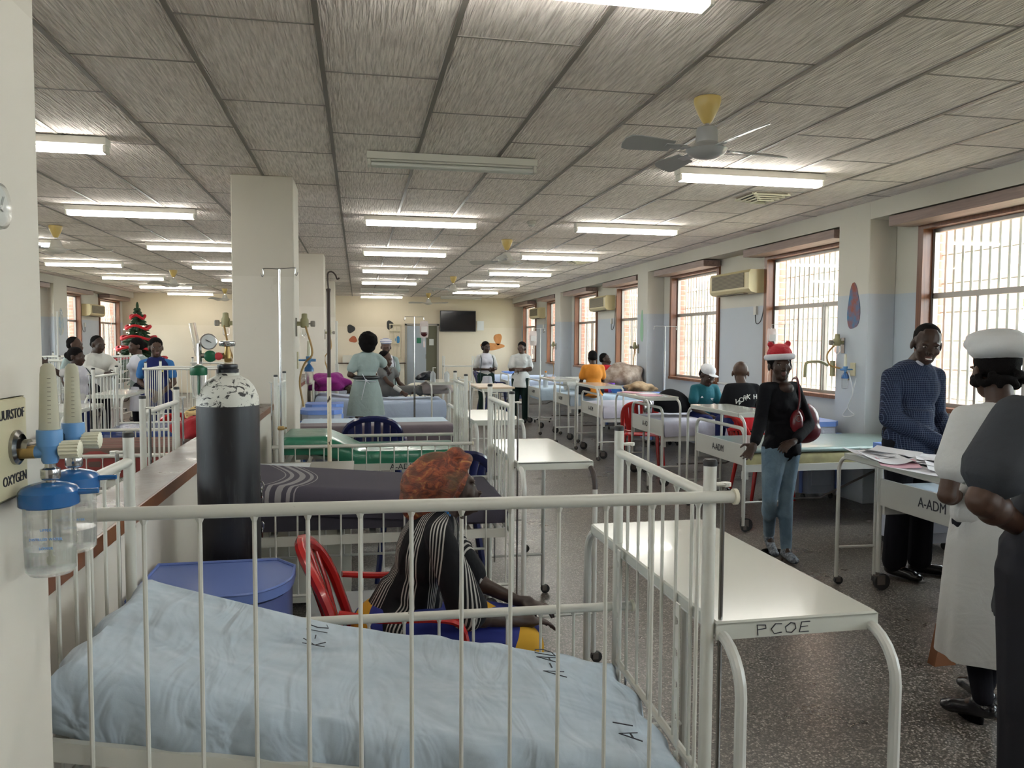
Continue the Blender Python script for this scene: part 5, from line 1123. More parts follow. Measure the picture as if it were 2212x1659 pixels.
def flowmeter(label, y, z, x0):
    """plug towards the pillar, tube up, bottle below"""
    r = empty('oxygen_flowmeter', (PX, y, z), 0, label, 'flow meter', 'flow meters on the near pillar')
    b = MB(); b.cyl((max(.012, x0-.05), 0, 0), (x0-.02, 0, .0), .0105, seg=12); b.build('connector', brass, r)
    b = MB(); b.lathe([(.018, .010), (.0185, .024), (.018, .034), (.0135, .035)], (x0, 0, 0), 20); b.lathe([(.010, -.018), (.012, -.014), (.013, .0), (.017, .008), (.018, .014)], (x0, 0, 0), 20); b.cyl((x0-.03, 0, 0), (x0, 0, 0), .010, seg=12); b.build('valve_body', blue_l, r)
    b = MB(); b.lathe([(.0148, .032), (.0142, .04), (.0112, .120), (.0098, .131), (.005, .137)], (x0, 0, 0), 20); t = b.build('flow_tube', frost, r)
    b = MB(); b.cyl((x0, 0, .034), (x0, 0, .128), .004, seg=10); b.build('scale_tube', M('scale_cream', (.66, .62, .48), .5), t)
    b = MB(); [b.box((x0+.005, -.0138+.00025*k, .046+k*.0068), (.005, .0006, .0007)) for k in range(11)]; b.build('graduation_marks', M('grey_print', (.2, .19, .16), .6), t)
    b = MB(); n = 14
    for k in range(n): a = 2*PI*k/n; b.cyl((x0+.016, .0115*math.cos(a), .0115*math.sin(a)+.003), (x0+.043, .0125*math.cos(a), .0125*math.sin(a)+.003), .0025, seg=5)
    b.lathe([(.011, .014), (.0118, .043), (.008, .045)], (x0, 0, .003), 20, axis=(1, 0, 0)); b.build('control_knob', M('ivory_plastic', (.68, .66, .52), .4), r)
    b = MB(); b.lathe([(.008, -.018), (.008, -.024), (.0135, -.027), (.014, -.030), (.014, -.040), (.0125, -.043), (.007, -.044), (.007, -.052)], (x0, 0, 0), 22); b.build('coupling_nut', chrome, r)
    b = MB(); b.lathe([(.012, -.047), (.028, -.051), (.038, -.055), (.0425, -.061), (.0425, -.082), (.040, -.084)], (x0-.003, 0, 0), 28); b.cyl((x0+.03, 0, -.064), (x0+.068, 0, -.063), .005, .0042, seg=10); b.build('bottle_cap', blue_d, r)
    b = MB(); b.lathe([(.0365, -.083), (.0365, -.14), (.035, -.184), (.030, -.190), (.004, -.191)], (x0-.003, 0, 0), 28); bt = b.build('humidifier_bottle', clearp, r)
    b = MB(); b.lathe([(.0345, -.15), (.0345, -.165), (.033, -.184), (.01, -.188)], (x0-.003, 0, 0), 24); b.build('water', water, bt)
    b = MB(); b.cyl((x0-.003, 0, -.08), (x0-.003, 0, -.165), .003, seg=8); b.lathe([(.005, -.162), (.0055, -.173), (.003, -.177)], (x0-.003, 0, 0), 10); b.build('dip_tube', frost, bt)
    for s_, zz, sx_ in (('UPPER', -.115, 0), ('DISTILLED WATER', -.129, 0), ('LOWER', -.143, 0)): text(s_, .0056, bprint, bt, (x0+.004, -.0372, zz), FACE_NEG_Y)
    return r
flowmeter('flow meter with blue valve, ivory knob and humidifier bottle, nearer of the pair', 1.318, 1.425, .06)
flowmeter('flow meter with blue valve and humidifier bottle, further of the pair on the pillar', 1.474, 1.420, .042)
b = MB(); b.tube([(PX+.010, 1.323, 1.432), (PX+.03, 1.323, 1.432)], .013, 14); b.box((PX+.026, 1.40, 1.430), (.016, .17, .018), bev=.003); tag(b.build('outlet_manifold', steel), 'steel manifold arm joining the two flow meters to the outlet', 'manifold')
# wall clock on the near pillar
r = empty('wall_gauge', (PX, 1.302, 1.797), 0, 'round gauge with clear rim on the near pillar above the oxygen outlet', 'gauge'); r.scale = (.33, .33, .33)
b = MB(); b.lathe([(.10, 0), (.105, .012), (.102, .03), (.09, .034)], (0, 0, 0), 36, axis=(1, 0, 0)); b.build('gauge_case', clearp, r)
b = MB(); b.lathe([(.088, .002), (.088, .02)], (0, 0, 0), 32, axis=(1, 0, 0)); d = b.build('gauge_face', M('gauge_white', (.6, .6, .57), .5), r)
b = MB(); b.box((.023, .012, .02), (.002, .006, .06), rot=Euler((-.5, 0, 0))); b.build('gauge_needle', black, d); b = MB(); b.box((.025, -.02, -.01), (.002, .005, .07), rot=Euler((1.2, 0, 0))); b.build('gauge_needle', black, d)
# ---------------- oxygen cylinder
cyl_m = M('black_cylinder_paint', (.014, .014, .017), .38, spec=.5); v = coords(cyl_m, scale=(1, 1, .12)); n = noise(cyl_m, v, 45, 5, .7); base(cyl_m, ramp(cyl_m, n, [(.55, (.010, .010, .013)), (.8, (.05, .05, .055))]))
sh_m = M('chipped_white_shoulder', (.5, .5, .46), .45); v = coords(sh_m, scale=(1, 1, 1.6)); n = noise(sh_m, v, 22, 6, .75, 1.2); base(sh_m, ramp(sh_m, n, [(.53, (.52, .52, .47)), (.55, (.02, .02, .02))], 'CONSTANT'))
r = empty('oxygen_cylinder', (-.485, 3.10, 0), 0, 'tall black oxygen cylinder with chipped white shoulder beside the partition', 'gas cylinder')
b = MB(); b.lathe([(.09, 0), (.112, .03), (.114, 1.30), (.1135, 1.355)], seg=36); b.build('cylinder_body', cyl_m, r)
b = MB(); b.lathe([(.1140, 1.353), (.110, 1.385), (.097, 1.42), (.075, 1.447), (.046, 1.463), (.042, 1.465), (.042, 1.475)], seg=36); b.build('shoulder', sh_m, r)
b = MB(); b.lathe([(.040, 1.474), (.041, 1.488), (.036, 1.49), (.0375, 1.497), (.037, 1.505), (.03, 1.508)], seg=24); b.build('neck_ring', M('black_ring', (.012, .012, .016), .3), r)
b = MB(); b.lathe([(.016, 1.505), (.016, 1.512), (.012, 1.514)], seg=14); b.build('neck_collar', M('cream_ring', (.55, .5, .4), .5), r)
b = MB(); b.lathe([(.011, 1.512), (.012, 1.53), (.013, 1.55), (.009, 1.56), (.010, 1.575)], seg=14); b.cyl((0, 0, 1.537), (-.045, -.0, 1.54), .0115, seg=12); b.box((.004, -.004, 1.523), (.026, .02, .012)); b.build('valve', brass, r)
b = MB(); b.lathe([(.012, 1.573), (.028, 1.575), (.030, 1.58), (.030, 1.59), (.026, 1.594), (.01, 1.595)], seg=18); b.build('valve_handwheel', chrome, r)
g = empty('pressure_regulator', (-.525, 3.055, 1.54), 0, 'chrome regulator with round gauge, flow tube and green topped bottle on the cylinder', 'regulator')
green_p = M('green_plastic', (.01, .11, .05), .3)
b = MB(); b.cyl((.03, 0, 0), (-.045, 0, .0), .009, seg=10); b.cyl((-.052, 0, -.03), (-.052, 0, .045), .009, seg=10); b.build('regulator_body', chrome, g)
b = MB(); b.lathe([(.026, 0), (.030, .006), (.030, .022), (.027, .024)], (-.018, -.012, .052), 24, axis=(.25, -1, 0)); gg = b.build('pressure_gauge', chrome, g)
b = MB(); b.lathe([(.0255, .022), (.0255, .0255)], (-.018, -.012, .052), 24, axis=(.25, -1, 0)); b.build('gauge_dial', M('dial_white', (.6, .62, .62), .4), gg)
b = MB(); b.box((-.012, -.0395, .054), (.022, .002, .002), rot=Euler((0, .5, 0))); b.build('gauge_needle', black, gg)
b = MB(); b.lathe([(.008, -.02), (.021, -.018), (.022, .006), (.016, .01)], (-.012, -.006, -.002), 16, axis=(0, -1, 0)); b.build('control_knob', green_p, g)
b = MB(); b.lathe([(.012, -.01), (.0145, .008), (.010, .010)], (.018, -.006, -.002), 16, axis=(0, -1, 0)); b.build('outlet_cap', M('red_cap', (.5, .04, .05), .4), g)
b = MB(); b.tube([(-.055, 0, .0), (-.075, 0, .12)], .0125, 12); b.build('flow_tube', clearp, g)
b = MB(); b.lathe([(.010, -.035), (.03, -.045), (.031, -.068), (.029, -.072)], (-.055, 0, 0), 22); b.build('bottle_cap', green_p, g)
b = MB(); b.lathe([(.027, -.07), (.026, -.10), (.024, -.155), (.018, -.160), (.002, -.16)], (-.055, 0, 0), 22); bt = b.build('humidifier_bottle', clearp, g); b = MB(); b.cyl((-.055, 0, -.07), (-.055, 0, -.145), .005, seg=8); b.build('dip_tube', green_p, bt)
# chain
b = MB()
for k in range(9): c_ = Vector((-.375+.006*math.sin(k), 3.12, 1.06-k*.026)); pts = [c_+(Vector((.008*math.cos(a), 0, .018*math.sin(a))) if k % 2 else Vector((0, .008*math.cos(a), .018*math.sin(a)))) for a in [2*PI*q/10 for q in range(11)]]; b.tube(pts, .0028, 5)
tag(b.build('chain', steel), 'steel chain hanging beside the oxygen cylinder', 'chain')
# ---------------- drip stands
def hook_pole(name, loc, h1, h2, arms, label, r1=.0085, r2=.0045, mat1=None, mat2=None, knob=True, base_=True, feet=.0, curl=True, group='drip stands'):
    r = empty(name, loc, 0, label, 'drip stand', group); m1 = mat1 or bed_w; m2 = mat2 or chrome
    b = MB(); b.cyl((0, 0, feet+.02), (0, 0, h1), r1, seg=12); b.build('lower_pole', m1, r); b = MB(); b.cyl((0, 0, h1-.02), (0, 0, h2), r2, seg=10); b.build('upper_pole', m2, r)
    if knob: b = MB(); b.lathe([(r1*1.3, -.012), (r1*1.5, 0), (r1*1.1, .014)], (0, 0, h1), 14); b.cyl((0, 0, h1), (.03, 0, h1), .004, seg=8); b.cyl((.026, 0, h1), (.036, 0, h1), .007, seg=8); b.build('clamp', brass, r)
    for (dx, dy, dz) in arms:
        e = Vector((dx, dy, dz)); u_ = e.normalized(); b = MB(); b.tube(smoothpath([(0, 0, h2), tuple(Vector((0, 0, h2))+e*.95), tuple(Vector((0, 0, h2-.012))+e), tuple(Vector((0, 0, h2-.04))+e), tuple(Vector((0, 0, h2-.052))+e+u_*.008), tuple(Vector((0, 0, h2-.03))+e+u_*.016)], 4), .0032, 6); b.build('hook', m2, r)
    if base_:
        for k in range(5): a = 2*PI*k/5+.3; b = MB(); b.cyl((0, 0, .09), (.25*math.cos(a), .25*math.sin(a), .06), .010, seg=8); b.build('leg', m1, r); b = MB(); b.cyl((.25*math.cos(a)-.01, .25*math.sin(a), .03), (.25*math.cos(a)+.01, .25*math.sin(a), .03), .03, seg=10); b.build('castor_wheel', rubber, r)
    return r
rust = M('rusty_cream_paint', (.6, .52, .38), .5); v = coords(rust, scale=(1, 1, .5)); n = noise(rust, v, 26, 4, .6); base(rust, ramp(rust, n, [(.60, (.60, .53, .40)), (.62, (.04, .02, .012))], 'CONSTANT'))
rbrown = M('rust_brown', (.035, .018, .012), .6)
p = hook_pole('drip_stand', (-.50, 5.3, 0), 1.02, 2.06, [(-.10, 0, 0), (.10, 0, .01)], 'silver drip stand with brass clamp in front of the second pillar', r1=.0165, r2=.006, base_=False)
b = MB(); b.cyl((0, 0, .02), (0, 0, .05), .12, .03, seg=18); b.build('base_plate', bed_w, p)
p = empty('drip_stand', (-.185, 5.15, 0), 0, 'rusty brown and cream drip pole with curled hook standing among the cribs', 'drip stand', 'drip stands')
b = MB(); b.cyl((0, 0, .02), (0, 0, 1.36), .0135, seg=12); b.build('lower_pole', rust, p); b = MB(); b.cyl((0, 0, 1.34), (0, 0, 1.92), .0115, seg=12); b.lathe([(.011, 1.90), (.016, 1.925), (.008, 1.93)], seg=12); b.build('upper_pole', rbrown, p)
b = MB(); b.tube(smoothpath([(0, 0, 1.92), (-.004, 0, 1.99), (0, 0, 2.03), (.025, 0, 2.035), (.045, 0, 2.015), (.055, 0, 1.99), (.07, 0, 1.998)], 5), .005, 7); b.build('hook', rbrown, p); b = MB(); b.cyl((0, 0, .0), (0, 0, .04), .11, .03, seg=16); b.build('base_plate', rust, p)
blood = M('dark_blood', (.05, .004, .006), .25); bagp = M('drip_bag_film', (.75, .66, .64), .25, trans=.35, alpha=.85)
def drip_bag(name, loc, label, fill, s=1.0, tube_to=None):
    r = empty(name, loc, 0, label, 'drip bag', 'hanging drip bags')
    b = MB(); b.slab(lambda u, v: ((u-.5)*.09*s*(1-.3*abs(v-.5)**3*8*.5), -.012*s*math.sin(PI*u)*math.sin(PI*v), -v*.17*s), 8, 10, lambda u, v: Vector((0, .024*s*math.sin(PI*u)*math.sin(PI*v)+.002, 0))); b.build('bag_film', bagp, r)
    b = MB(); b.box((0, -.0145*s, -.085*s), (.06*s, .002, .06*s)); b.build('bag_label', M('label_white', (.6, .58, .56), .6), r)
    b = MB(); b.ell((0, 0, -.125*s), (.036*s, .0155*s, .036*s)); b.build('bag_contents', fill, r)
    b = MB(); b.tube([(0, 0, -.17*s), (0, 0, -.21*s)], .005, 6); b.cyl((0, 0, -.21*s), (0, 0, -.27*s), .009*s, seg=8); b.build('drip_chamber', bagp, r)
    if tube_to: b = MB(); b.tube(smoothpath([(0, 0, -.27*s)]+tube_to, 6), .002, 5); b.build('drip_line', MATS['clear_plastic'], r)
    return r
hook_pole('drip_stand', (.77, 10.95, 0), .93, 1.93, [(-.13, 0, 0), (.13, 0, 0)], 'chrome drip stand with blood bag at the attended bed', r1=.014, r2=.007, knob=False, mat1=steel)
drip_bag('blood_bag', (.905, 10.95, 1.87), 'dark red blood bag hanging by the attended bed', blood, 1.35)
hook_pole('drip_stand', (4.72, 8.05, 0), 1.15, 1.80, [(-.16, .0, 0), (.11, 0, 0)], 'white T-topped drip stand beside the second window', r1=.013, r2=.008, mat2=bed_w, knob=False, base_=False)
drip_bag('blood_bag', (4.56, 8.05, 1.755), 'blood bag with long line hanging near the shaven-headed child', blood, 1.25, [(-.02, -.02, -.36), (-.05, -.03, -.5), (-.08, -.05, -.75)])
hook_pole('drip_stand', (4.68, 11.45, 0), 1.45, 1.84, [(-.18, 0, 0), (.18, 0, 0)], 'thin white drip stand with two hooks by the third window', r1=.012, r2=.006, mat2=bed_w, knob=False)
hook_pole('drip_stand', (3.55, 15.1, 0), 1.2, 1.85, [(-.16, 0, 0), (.08, 0, 0)], 'drip stand with clear tubing by the bed under the light blue drape', r1=.014, r2=.008, mat2=bed_w, knob=False)
drip_bag('drip_bag', (3.40, 15.1, 1.80), 'clear drip bag on the stand in the third window bay', MATS['clear_plastic'], 1.7, [(.04, 0, -.5), (-.02, 0, -.75), (.05, 0, -.6)])
hook_pole('drip_stand', (-.36, 13.6, 0), 1.2, 1.92, [(-.12, 0, -.02), (.02, 0, 0)], 'thin pale drip stand left of the nurse with dark hair', r1=.03, r2=.02, mat2=bed_w, knob=False, base_=False)
hook_pole('drip_stand', (-4.9, 14.2, 0), 1.5, 2.05, [(-.05, 0, 0), (.07, 0, 0)], 'pale drip stand by the left hand windows', r1=.018, r2=.012, mat2=bed_w, knob=False)
hook_pole('drip_stand', (-5.3, 18.5, 0), 1.5, 2.1, [(-.05, 0, 0), (.07, 0, 0)], 'thin drip stand in front of the far left window', r1=.012, r2=.008, mat2=bed_w, knob=False)
# ---------------- suction and flow units on the pillars and columns
hose = M('amber_rubber_hose', (.33, .20, .06), .45); khaki = M('khaki_metal', (.30, .28, .15), .4)
def suction(loc, sgn, label, hosepts, flow=True, d='x'):
    r = empty('suction_unit', loc, 0, label, 'suction unit', 'wall suction units')
    X = lambda a, z=0, y=0: (sgn*a, y, z)
    b = MB(); b.box(X(.006, -.03), (.012, .05, .16)); b.build('mounting_plate', steel, r, smooth=0)
    b = MB(); b.lathe([(.022, -.035), (.034, -.03), (.036, .0), (.036, .035), (.026, .05), (.024, .085), (.012, .09)], X(.075), 16); b.cyl(X(.01), X(.06), .02, seg=10); b.build('regulator_body', khaki, r)
    b = MB(); b.box(X(.145, .0), (.04, .035, .05), bev=.006); b.cyl(X(.1), X(.13), .006, seg=8); b.build('control_knob', M('grey_knob', (.22, .2, .17), .4), r)
    b = MB(); b.lathe([(.028, -.04), (.028, -.095), (.02, -.10), (.006, -.12)], X(.072), 14); b.build('trap_bottle', clearp, r)
    b = MB(); b.tube(smoothpath([X(*p) for p in hosepts], 6), .009, 7); b.build('hose', hose, r); return r
def mini_flow(loc, sgn, label, s=1.0):
    r = empty('oxygen_flowmeter', loc, 0, label, 'flow meter', 'wall flow meters'); r.scale = (s, s, s)
    b = MB(); b.box((sgn*.006, 0, .0), (.012, .09, .15), bev=.003); b.build('outlet_plate', cream_p, r)
    b = MB(); b.cyl((sgn*.01, 0, 0), (sgn*.10, 0, 0), .009, seg=8); b.lathe([(.012, -.03), (.026, .02), (.026, .035)], (sgn*.10, 0, 0), 12); b.cyl((sgn*.1, 0, 0), (sgn*.16, 0, 0), .012, seg=8); b.build('valve_body', blue_l, r)
    b = MB(); b.lathe([(.018, .03), (.013, .17), (.005, .175)], (sgn*.10, 0, 0), 12); b.build('flow_tube', M('ivory_plastic', (.68, .66, .52), .4), r)
    b = MB(); b.lathe([(.01, -.03), (.04, -.07), (.042, -.10)], (sgn*.10, 0, 0), 14); b.build('bottle_cap', blue_d, r); b = MB(); b.lathe([(.036, -.1), (.034, -.21), (.01, -.22)], (sgn*.10, 0, 0), 14); b.build('humidifier_bottle', clearp, r); return r
suction((PX, 7.0, 1.74), 1, 'khaki suction unit with amber hose on the aisle side of the second pillar', [(.085, -.02, -.03), (.14, -.25, -.03), (.07, -.35, 0), (.03, -.5, 0), (.06, -.72, 0)])
mini_flow((PX, 7.15, 1.42), 1, 'blue flow meter below the suction unit on the second pillar', 1.0)
suction((-1.03, 7.0, 1.74), -1, 'khaki suction unit on the left side of the second pillar', [(.085, -.02, -.03), (.05, -.2, -.03), (.02, -.3, 0)])
suction((PX, 12.95, 1.72), 1, 'cream suction unit on the third pillar', [(.085, -.02, -.03), (.1, -.25, -.03), (.0, -.4, 0), (.04, -.6, 0)])
suction((XRF, 7.22, 1.60), -1, 'khaki suction unit with black hose on the nearest window column', [(.085, -.02, .02), (.17, -.12, .02), (.15, -.23, 0), (.05, -.28, -.1), (.03, -.38, -.14)])
mini_flow((XRF, 7.05, 1.33), -1, 'blue and yellow flow meters with white tubing on the nearest window column', .9)
b = MB(); b.tube(smoothpath([(4.82, 7.0, 1.30), (4.83, 6.95, 1.1), (4.83, 7.02, .95), (4.84, 6.93, .88), (4.83, 7.1, .86), (4.84, 7.0, 1.0), (4.83, 6.9, 1.25)], 8), .004, 6); tag(b.build('oxygen_tubing', M('white_tubing', (.6, .62, .62), .4)), 'white tubing looped below the flow meters on the nearest window column', 'tubing')
b = MB(); b.tube(smoothpath([(4.80, 7.33, 1.36), (4.72, 7.34, 1.40), (4.60, 7.34, 1.40), (4.55, 7.34, 1.37), (4.54, 7.34, 1.24)], 6), .014, 8); b.box((4.86, 7.34, 1.33), (.03, .05, .16)); tag(b.build('lamp_bracket', khaki), 'cream swing bracket on the nearest window column', 'bracket')
for (y, lb) in ((13.2, 'cream suction unit with hanging jar on the second window column'), (19.1, 'cream suction unit on the third window column')): suction((XRF, y, 1.50), -1, lb, [(.085, -.02, -.03), (.10, -.3, -.03), (.06, -.6, 0), (.08, -.8, 0)])
# ---------------- split air conditioners
acm = M('aged_cream_ac', (.52, .44, .24), .4); acg = M('ac_grille_brown', (.14, .115, .07), .6); v = coords(acg); ww = math_(acg, 'FRACT', math_(acg, 'MULTIPLY', sepxyz(acg, v)[2], 55)); base(acg, mixc(acg, math_(acg, 'LESS_THAN', ww, .45), (.20, .165, .10), (.07, .055, .035)))
def make_ac(sgn):
    r = empty('air_conditioner', (0, 0, 0), 0, 'x', 'air conditioner', 'wall air conditioners')
    b = MB(); prof = [(0, -.15), (.10, -.16), (.18, -.14), (.215, -.10), (.215, .11), (.19, .15), (0, .15)]
    b.prism([(sgn*x, z) for x, z in prof], 1.15, Matrix.Translation((0, .575, 0)) @ Matrix.Rotation(PI/2, 4, 'X')); b.build('casing', acm, r, smooth=30)
    b = MB(); b.box((sgn*.218, .02, .02), (.008, .94, .19)); b.build('intake_grille', acg, r, smooth=0)
    b = MB(); b.box((sgn*.15, .02, -.153), (.07, .8, .006), rot=Euler((0, -sgn*.12, 0))); b.build('outlet_flap', acg, r, smooth=0)
    b = MB(); b.tube(smoothpath([(0, -.60, -.12), (sgn*.02, -.62, -.35), (sgn*.02, -.55, -.52), (sgn*.03, -.45, -.55), (sgn*.02, -.40, -.42)], 6), .006, 6); b.build('power_cord', black, r)
    b = MB(); b.box((sgn*.015, -.40, -.38), (.03, .07, .11)); b.build('wall_socket', fan_w, r); return r
ac1 = make_ac(-1); ac1.location = (XR, 9.98, 2.40); tag(ac1, 'cream wall air conditioner between the two nearest far windows')
for y, lb in ((16.0, 'cream wall air conditioner in the second visible window bay'), (22.1, 'cream wall air conditioner nearest the back wall on the window side')): dup(ac1, (XR, y, 2.40), 0, lb)
ac2 = make_ac(1); ac2.location = (XL, 21.9, 2.33); tag(ac2, 'cream wall air conditioner on the left wall near the christmas tree')
# ---------------- back wall
YW = YB
r = empty('television', (3.12, YW-.02, 2.22), 0, 'black flat television on the back wall', 'television')
b = MB(); b.box((0, -.04, 0), (1.14, .06, .66), bev=.008); b.build('screen_case', black, r); b = MB(); b.box((0, -.0715, .005), (1.10, .003, .61)); b.build('screen', M('black_screen', (.006, .006, .008), .12), r, smooth=0)
r = tag(bpy.data.objects.new('door_1', None), kind='structure'); COL.objects.link(r); r.location = (1.98, YW, 0); dgrey = M('grey_door', (.16, .17, .18), .5); dfr = M('door_frame_grey', (.24, .22, .19), .5)
b = MB(); b.box((-.5, -.03, 1.06), (.06, .06, 2.12)); b.box((.5, -.03, 1.06), (.06, .06, 2.12)); b.box((0, -.03, 2.1), (1.06, .06, .06)); b.build('door_frame', dfr, r, smooth=0)
b = MB(); b.box((-.17, -.02, 1.03), (.60, .04, 2.06)); b.build('door_leaf', M('pale_grey_door', (.28, .31, .34), .4), r, smooth=0); b = MB(); b.box((.30, -.012, 1.03), (.34, .02, 2.06)); b.build('door_opening', M('dark_olive_passage', (.10, .095, .06), .8), r, smooth=0)
b = MB(); b.box((-.1, -.045, 1.60), (.14, .006, .17)); b.build('door_sign', M('sign_green', (.01, .14, .07), .5), r, smooth=0); b = MB(); b.box((.30, -.03, 1.55), (.14, .006, .2)); b.build('door_notice', M('paper_grey', (.45, .45, .42), .7), r, smooth=0)
b = MB(); b.box((.12, -.05, 1.1), (.02, .03, .14)); b.build('door_handle', chrome, r)
b = MB(); [b.cyl((x_, YW-.03, 1.0), (x_, YW-.03, 2.12), .012, seg=6) for x_ in (.98, 1.08, 1.18, 1.3)]; [b.box((1.14, YW-.03, z_), (.36, .03, .03)) for z_ in (1.05, 1.5, 1.9, 2.1)]; tag(b.build('service_pipes', plainmix('pipe_cream', (.50, .44, .3), (.55, .48, .34), 3, .6)), 'row of cream painted service pipes left of the grey door', 'pipes')
b = MB(); b.box((.35, YW-.25, .44), (2.1, .45, .88)); ct = empty('counter', (0, 0, 0), 0, 'long cream counter with dark top under the painted wall', 'counter'); b.build('counter_body', plainmix('counter_cream', (.5, .46, .37), (.56, .52, .43), 2, .6), ct, smooth=0); b = MB(); b.box((.35, YW-.26, .895), (2.2, .5, .03)); b.build('counter_top', M('counter_dark', (.05, .03, .02), .3), ct, smooth=0)
b = MB(); b.box((-.12, YW-.15, 1.02), (.7, .2, .22)); tag(b.build('storage_box', M('box_cream', (.55, .53, .46), .6)), 'low cream box on the back counter', 'box')
# painted wall motifs: plain rounded shapes
def blobmotif(name, x, z, w_, h_, mat, label, seed, wall='back', pts=28, th=.004, lobes=3):
    rnd = random.Random(seed); ph = rnd.uniform(0, 6); out = [(w_/2*math.cos(a)*(1+.12*math.sin(lobes*a+ph)), h_/2*math.sin(a)*(1+.12*math.sin(lobes*a+ph))) for a in [2*PI*k/pts for k in range(pts)]]
    b = MB(); mt = Matrix.Translation((x, YW-.001, z)) @ Matrix.Rotation(PI/2, 4, 'X') if wall == 'back' else wall; b.prism(out, th, mt); return tag(b.build(name, mat), label, 'wall motif', 'painted wall shapes')
paint_o = plainmix('painted_orange_brown', (.42, .17, .05), (.48, .21, .07), 8, .8); paint_b = plainmix('painted_blue', (.03, .17, .38), (.05, .22, .45), 8, .8); paint_t = plainmix('painted_tan', (.30, .18, .08), (.36, .22, .11), 8, .8); paint_k = M('painted_black', (.03, .03, .03), .8); paint_r = M('painted_brick_red', (.33, .09, .04), .8); paint_g = M('painted_green', (.25, .42, .28), .8)
blobmotif('painted_leaf', 4.22, 1.42, .78, .24, paint_o, 'orange brown rounded shape painted low on the back wall beside the standing pair', 1); blobmotif('painted_leaf', 4.42, 1.66, .26, .36, paint_o, 'upright orange brown shape above the low one on the back wall', 2)
blobmotif('painted_leaf', -.22, 1.95, .24, .26, paint_k, 'black rounded patch painted high on the yellow back wall, left one', 3); blobmotif('painted_leaf', .98, 2.08, .22, .28, paint_k, 'black rounded patch painted high on the yellow back wall, right one', 4)
blobmotif('painted_leaf', -.15, 1.62, .24, .2, paint_r, 'small brick red patch painted below the left black patch', 5); blobmotif('painted_leaf', 1.22, 1.62, .14, .22, paint_b, 'small blue patch painted beside the service pipes', 6)
blobmotif('painted_leaf', -3.25, 1.72, 1.0, .26, paint_b, 'long blue curved shape painted on the back wall left of the pillar', 7); blobmotif('painted_leaf', -3.2, 1.38, .7, .28, paint_t, 'tan rounded shape painted below the blue one', 8)
MX = lambda x, y, z, s: Matrix.Translation((x, y, z)) @ Matrix.Rotation(-PI/2*s, 4, 'Z') @ Matrix.Rotation(PI/2, 4, 'X')
blobmotif('painted_leaf', 0, 0, .20, .46, plainmix('painted_blue_red', (.04, .16, .30), (.26, .08, .05), 9, .8), 'blue and red shape painted on the nearest window column', 9, MX(XRF-.001, 7.07, 1.95, 1)); blobmotif('painted_leaf', 0, 0, .14, .55, paint_g, 'pale green slender shape painted on the second window column', 10, MX(XRF-.001, 13.05, 1.85, 1))
blobmotif('painted_leaf', 0, 0, .3, .6, plainmix('painted_pale_blue', (.22, .32, .42), (.45, .42, .34), 6, .8), 'pale blue shape painted on the left wall column', 11, MX(XLF+.001, 19.0, 1.95, -1))
b = MB(); b.box((3.85, YW-.02, 2.08), (.22, .006, .30)); tag(b.build('notice', M('paper_white', (.62, .62, .62), .7), smooth=0), 'white paper notice on the back wall right of the television', 'notice')
b = MB(); b.box((2.9, 22.9, .45), (.5, .4, .03)); b.box((2.9, 22.9, .85), (.9, .42, .03)); [b.cyl((2.9+sx*.44, 22.9+sy*.2, .0), (2.9+sx*.44, 22.9+sy*.2, 1.15), .014, seg=8) for sx in (-1, 1) for sy in (-1, 1)]; tag(b.build('trolley', bed_w), 'steel ward trolley standing below the television', 'trolley')
# dressing table with bottles beside the attended bed
tt = dup(t1, (1.02, 11.2, 0), 0, 'white over-bed table holding hand gel bottles by the attended bed')
for k in list(bpy.data.objects):
    if k.name.startswith('marker_writing') and k.parent == tt: bpy.data.objects.remove(k)
pumpm = M('gel_bottle', (.62, .66, .68), .15, trans=.5, alpha=.8)
for x_, y_, lb in ((1.08, 11.5, 'clear pump bottle of hand gel, left one on the small table'), (1.28, 11.45, 'clear pump bottle of hand gel, right one on the small table')):
    r = empty('pump_bottle', (x_, y_, 1.0), 0, lb, 'bottle', 'pump bottles'); b = MB(); b.lathe([(.038, 0), (.04, .01), (.04, .11), (.02, .14), (.014, .15)], seg=16); b.build('bottle_body', pumpm, r); b = MB(); b.cyl((0, 0, .15), (0, 0, .2), .006, seg=8); b.box((.02, 0, .2), (.05, .014, .012)); b.build('pump_head', fan_w, r)
lump('black_plastic_bag', (1.0, 11.75, 1.05), (.13, .1, .08), M('black_bin_film', (.01, .012, .02), .25), 'crumpled black plastic bag on the gel table', 'bag', 12, .25)
lump('grey_satchel', (1.15, 11.85, .87), (.26, .16, .13), fabric('grey_pink_cloth', (.33, .28, .27)), 'pale grey bag with a black strap on the attended bed', 'bag', 13, .12)
lump('purple_blanket', (-.40, 11.75, .95), (.30, .26, .16), fabric('magenta_cloth', (.22, .015, .17), fold=12, fs=.7), 'crumpled magenta cloth at the head of the attended bed', 'blanket', 14, .22)
lump('patterned_cloth', (-.02, 11.62, .87), (.18, .14, .09), plainmix('dark_pattern', (.02, .018, .015), (.14, .12, .08), 18, .85), 'dark patterned cloth bundle next to the magenta cloth', 'cloth', 15, .22)
